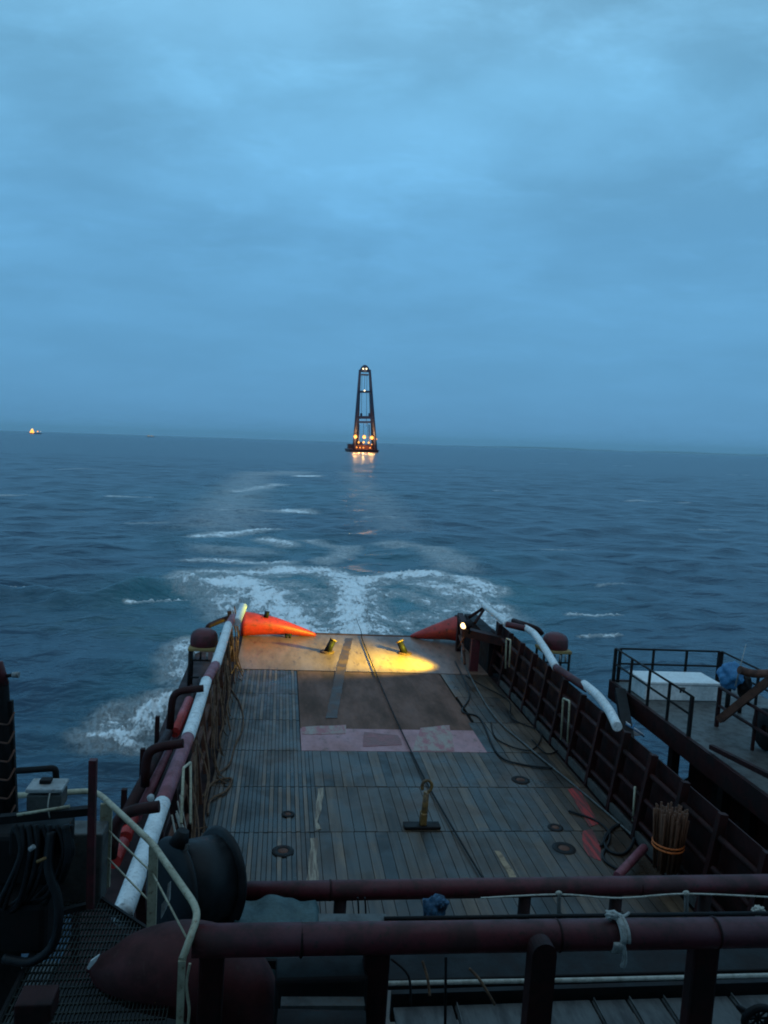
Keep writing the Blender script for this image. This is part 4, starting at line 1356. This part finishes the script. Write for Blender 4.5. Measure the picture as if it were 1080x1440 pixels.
# cowl ventilator
vt = thing('cowl_ventilator', (-.25, 7.0, 2.0), 'large dark red cowl ventilator bending to the left beside the walkway rail', 'ventilator')
YV = 6.6
path = [P(334, 1600, y=YV), P(334, 1440, y=YV), P(316, 1384, y=YV), (P(268, 1362, y=YV)), P(210, 1362, y=YV), P(160, 1364, y=YV), P(124, 1357, y=YV)]
pts = smooth_path(path, 6)
nn = len(pts)
rad = []
for k in range(nn):
    t = k / (nn - 1)
    rad.append(.395 if t < .4 else .395 * max(.13, 1 - ((t - .4) / .6) ** 2.4))
MB().tube(pts, rad, 28).build('cowl', pmat('cowl_paint', (.085, .019, .019), (.05, .014, .013), .6, 2.0, spec=.25, c3=(.09, .035, .03), bump=.004), vt)
MB().lathe(P(334, 1440, y=YV), [(.40, -.02), (.41, 0), (.40, .02)], seg=28).build('seam_band', DARKRED, vt)
MB().prism([P(122, 1362, y=6.5), P(127, 1352, y=6.5), P(140, 1343, y=6.5), (P(135, 1352, y=6.5)), P(125, 1364, y=6.5)], (.0, .02, 0)).build('lip_patch', WHITE, vt)

# walkway grating on the left
wk = thing('grating_walkway', (-1.6, 6.5, 3.2), 'dark green steel grating walkway at the left with a cream handrail', 'walkway')
ZW = 3.2
g = MB()
pl = [P(140, 1238, z=ZW), P(196, 1308, z=ZW)]
yA, yB = 4.6, 8.1
x0, x1 = -2.02, -.72
for k in range(41):
    x = x0 + (x1 - x0) * k / 40
    ye = yB if x < -1.95 else yB - (x + 1.95) * .95
    g.box((x, (yA + ye) / 2, ZW - .02), (.008, ye - yA, .035))
for k in range(int((yB - yA) / .1) + 1):
    y = yA + .1 * k
    xe = min(x1, -1.95 + (yB - y) / .95)
    if xe > x0 + .05:
        g.box(((x0 + xe) / 2, y, ZW - .014), (xe - x0, .010, .018))
g.build('grating', TREAD, wk)
fr_ = MB()
fr_.bar((x0 - .02, yA, ZW - .04), (x0 - .02, yB, ZW - .04), .03, .1)
fr_.bar((-1.97, yB + .02, ZW - .04), (x1, yB - (x1 + 1.95) * .95 + .02, ZW - .04), .03, .1)
fr_.build('side_frame', BLACK, wk)
MB().box((-1.4, 6.2, ZW - 1.1), (1.5, 3.6, .06)).build('pan', BLACK, wk)

ZH = 4.1
hr = thing('handrail', (-1.6, 7, ZW), 'cream painted handrail with thin wires running down the left walkway', 'handrail')
tops = [P(20, 1119, z=ZH), P(127, 1112, z=ZH), P(142, 1118, z=ZH), P(215, 1187, z=ZH), P(274, 1272, z=ZH), P(278, 1290, z=ZH - .01), P(256, 1350, z=ZH - .16)]
MB().tube(bend(tops, .10), .030, 12).build('top_rail', CREAM, hr)


def flatpost(p, q, w=.11):
    return MB().bar(p, q, w, .035, up=(0, 1, 0))


pa, pb = P(150, 1130, z=ZH - .03), None
flatpost(pa, Vector((pa.x, pa.y, ZW - .05)), .12).build('post', CREAM, hr)
pb = P(216, 1190, z=ZH - .03)
flatpost(pb, Vector((pb.x + .01, pb.y, ZW - .05)), .085).build('post', CREAM, hr)
pc = P(256, 1350, z=ZH - .16)
flatpost(pc, P(252, 1460, y=pc.y), .055).build('post', CREAM, hr)
for zz in (.60, .30):
    k0, k1 = Vector((pa.x, pa.y, ZW + zz)), Vector((pb.x, pb.y, ZW + zz))
    dd = k1 - k0
    MB().tube([k0, k1] if zz == .30 else [k0, k1, P(262, 1318, z=ZW + zz)], .010, 6).build('wire', CREAM, hr)
MB().tube(smooth_path([P(267, 1355, y=5.75), P(262, 1385, y=5.75), P(266, 1420, y=5.75), P(263, 1450, y=5.75)], 4), .012, 6).build('cable', CREAM, hr)
q = P(222, 1409, z=ZW)
yt = MB()
yt.blob((q.x, q.y, ZW + .03), (.045, .035, .02), 4, .3, 2)
tag(yt.build('yellow_rag', pmat('yellow_cloth', (.45, .33, .06), rough=.9, bump=.01), loc=(q.x, q.y, ZW)), 'small crumpled yellow rag on the grating under the cowl', 'rag')

# far left mast with rungs and a lamp arm
YM = 7.6
ma = thing('ladder_mast', P(8, 1190, y=YM), 'dark ladder mast at the left edge with bent rungs and a short lamp arm', 'mast')
pm = [P(6, 1215, y=YM), P(5, 1080, y=YM), P(2, 960, y=YM), P(1, 935, y=YM)]
MB().tube(pm, [.10, .095, .065, .02], 14).build('pole', BLACK, ma)
MB().tube([P(2, 962, y=YM), P(1, 930, y=YM)], [.07, .02], 10).build('tip', RED, ma)
MB().tube([P(6, 951, y=YM), P(20, 949, y=YM)], .018, 8).build('lamp_arm', BLACK, ma)
MB().tube([P(17, 949, y=YM), P(27, 949, y=YM)], [.025, .03], 10).build('lamp', LIGHTGREY, ma)
MB().bar(P(14, 985, y=YM), P(23, 1190, y=YM), .05).build('side_rail', BLACK, ma)
for k in range(9):
    y_ = 1008 + 26 * k
    MB().tube(bend([P(0, y_ + 10, y=YM - .1), P(12, y_ + 12, y=YM - .15), P(20 + k * .3, y_ - 6, y=YM - .05)], .03), .010, 6).build('rung', RUST, ma)
MB().bar(P(10, 1195, y=YM), P(11, 1420, y=7.1), .22).build('base', BLACK, ma)

# machinery rack with control box and hoses
rk = thing('hose_rack', P(80, 1270, y=7.0), 'dark machinery rack with black hoses at the left of the walkway', 'rack')
YR = 7.0
MB().tube(bend([P(24, 1084, y=7.4), P(78, 1080, y=7.4), P(80, 1112, y=7.4)], .04), .030, 10).build('hoop', BLACK, rk)
MB().bar(P(0, 1152, y=YR), P(132, 1139, y=YR), .07, .07).build('beam', BLACK, rk)
MB().bar(P(131, 1068, y=YR - .05), P(127, 1276, y=YR - .05), .065, .065, up=(0, 1, 0)).build('post', RED, rk)
MB().bar(P(84, 1283, y=YR), P(128, 1272, y=YR), .05, .05).build('beam', BLACK, rk)
MB().box(P(60, 1175, y=YR + .1), (.50, .3, .26), bev=.03).build('manifold', BLACK, rk)
MB().box(P(40, 1200, y=YR + .3), (.7, .3, .5), bev=.05).build('manifold', BLACK, rk)
MB().box(P(30, 1290, y=YR + .15), (.55, .4, .5), bev=.06).build('pump', BLACK, rk)
MB().box(P(112, 1215, y=YR + .9), (.5, .3, .8), bev=.02).build('side_panel', GREY, rk)
for k in range(9):
    xa = 20 + 10 * k
    hp_ = [P(xa, 1160, y=YR - .05), P(xa + rng.uniform(-4, 12), 1200, y=YR - .12), P(xa - rng.uniform(0, 25), 1255 + rng.uniform(-15, 25), y=YR - .1), P(max(5, xa - 40), 1270 + rng.uniform(-10, 20), y=YR + .05)]
    MB().tube(smooth_path(hp_, 6), rng.uniform(.018, .032), 8).build('hose', RUBBER, rk)
MB().tube(smooth_path([P(72, 1170, y=6.9), P(68, 1220, y=6.8), P(82, 1270, y=6.75), P(76, 1325, y=6.7), P(45, 1352, y=6.7), P(5, 1348, y=6.75)], 7), .040, 10).build('hose', RUBBER, rk)
MB().tube(smooth_path([P(92, 1160, y=6.9), P(96, 1205, y=6.85), P(85, 1240, y=6.9)], 6), .035, 10).build('hose', RUBBER, rk)
MB().tube([P(52, 1212, y=6.8), P(66, 1206, y=6.8)], .016, 8).build('coupling', BRASS, rk)
MB().tube([P(42, 1195, y=6.8), P(48, 1190, y=6.8)], .022, 8).build('coupling', LIGHTGREY, rk)
cbx = thing('control_box', P(60, 1135, y=6.9), 'grey control box with pale lid on the dark rack at the left', 'control box')
q = P(62, 1120, y=7.0)
MB().box(q + Vector((0, .1, -.06)), (.30, .22, .15), bev=.012).build('body', GREY, cbx)
MB().box(q + Vector((0, .1, .055)), (.32, .24, .04), bev=.012).build('lid', LIGHTGREY, cbx)
MB().box(q + Vector((-.02, .12, .095)), (.10, .08, .035), bev=.008).build('switch', BLACK, cbx)
MB().tube(smooth_path([q + Vector((.06, -.04, .05)), q + Vector((.06, -.09, -.05)), q + Vector((.07, -.06, -.17))], 4), .006, 6).build('wire', PALE_ROPE, cbx)
pts = [P(24, 1146, y=6.85), P(98, 1134, y=6.85)]
tag(MB().tube(pts, .014, 6).build('thin_pipe', CREAM, loc=pts[0]), 'thin cream pipe lying along the dark rack beam below the control box', 'pipe')
# floor and small box at lower left
MB_ = MB()
MB_.box((-3.05, 6.0, 2.55), (2.1, 3.4, .08))
lfd = tag(MB_.build('side_landing', GREY, loc=(-3, 6, 2.5)), 'grey steel landing beside the grating at the lower left', 'landing')
sb = thing('small_box', P(55, 1410, y=5.6), 'small dark red box with a pale dot painted in as a glint at the lower left corner', 'box')
q = P(52, 1412, y=5.6)
MB().box(q, (.26, .22, .15), bev=.012).build('body', DARKRED, sb)
MB().box(q + Vector((-.04, 0, -.18)), (.22, .2, .2), bev=.012).build('base', BLACK, sb)
MB().ball(q + Vector((-.05, -.115, -.11)), .012, 8).build('latch_and_glint', LIGHTGREY, sb)  # pale grey ball stands in for a glint of lamplight

# the superstructure the picture was taken from (unseen, behind the camera)
wh = thing('wheelhouse', (3.2, -4.2, 5.0), 'pale wheelhouse with a row of dark windows and an overhang added to shade the foreground', 'wheelhouse')
MB().box((3.2, -5.2, 5.4), (15.0, 8.0, 11.2)).build('wall', BRIDGEWHITE, wh)
MB().box((3.2, -3.2, 11.2), (16.5, 13.0, .3), bev=.05).build('shade_roof', BRIDGEWHITE, wh)  # overhang carried forward past the camera to darken the foreground
for x in (-4.6, 11.0):
    MB().tube([(x, 3.0, 0.0), (x, 3.0, 11.1)], .08, 10).build('shade_roof_post', BRIDGEWHITE, wh)  # posts of the added overhang
for k in range(7):
    f_ = MB().box((-2.8 + 2.0 * k, -1.17, 8.9), (1.5, .06, 1.3), bev=.01).build('window', BLACK, wh)
    MB().box((-2.8 + 2.0 * k, -1.13, 8.9), (1.34, .03, 1.14)).build('pane', GLASS, f_)
MB().box((3.2, -.25, 6.0), (16.0, 2.1, .2)).build('balcony', GREY, wh)
rail_seg([(-4.2, .72, 6.1), (10.6, .72, 6.1)], .95, wh, r=.03, mat=CREAM, npost=10)
# ------------------------------------------------------------------ the ship heels
for o in SHIP:
    M = ROLL @ Matrix.Translation(o.location)
    o.location = M.translation
    o.rotation_euler = M.to_euler()

sc.cycles.max_bounces = 6
sc.cycles.diffuse_bounces = 3
sc.cycles.glossy_bounces = 3
sc.cycles.volume_bounces = 0
sc.cycles.use_denoising = True
sc.cycles.filter_width = 1.9
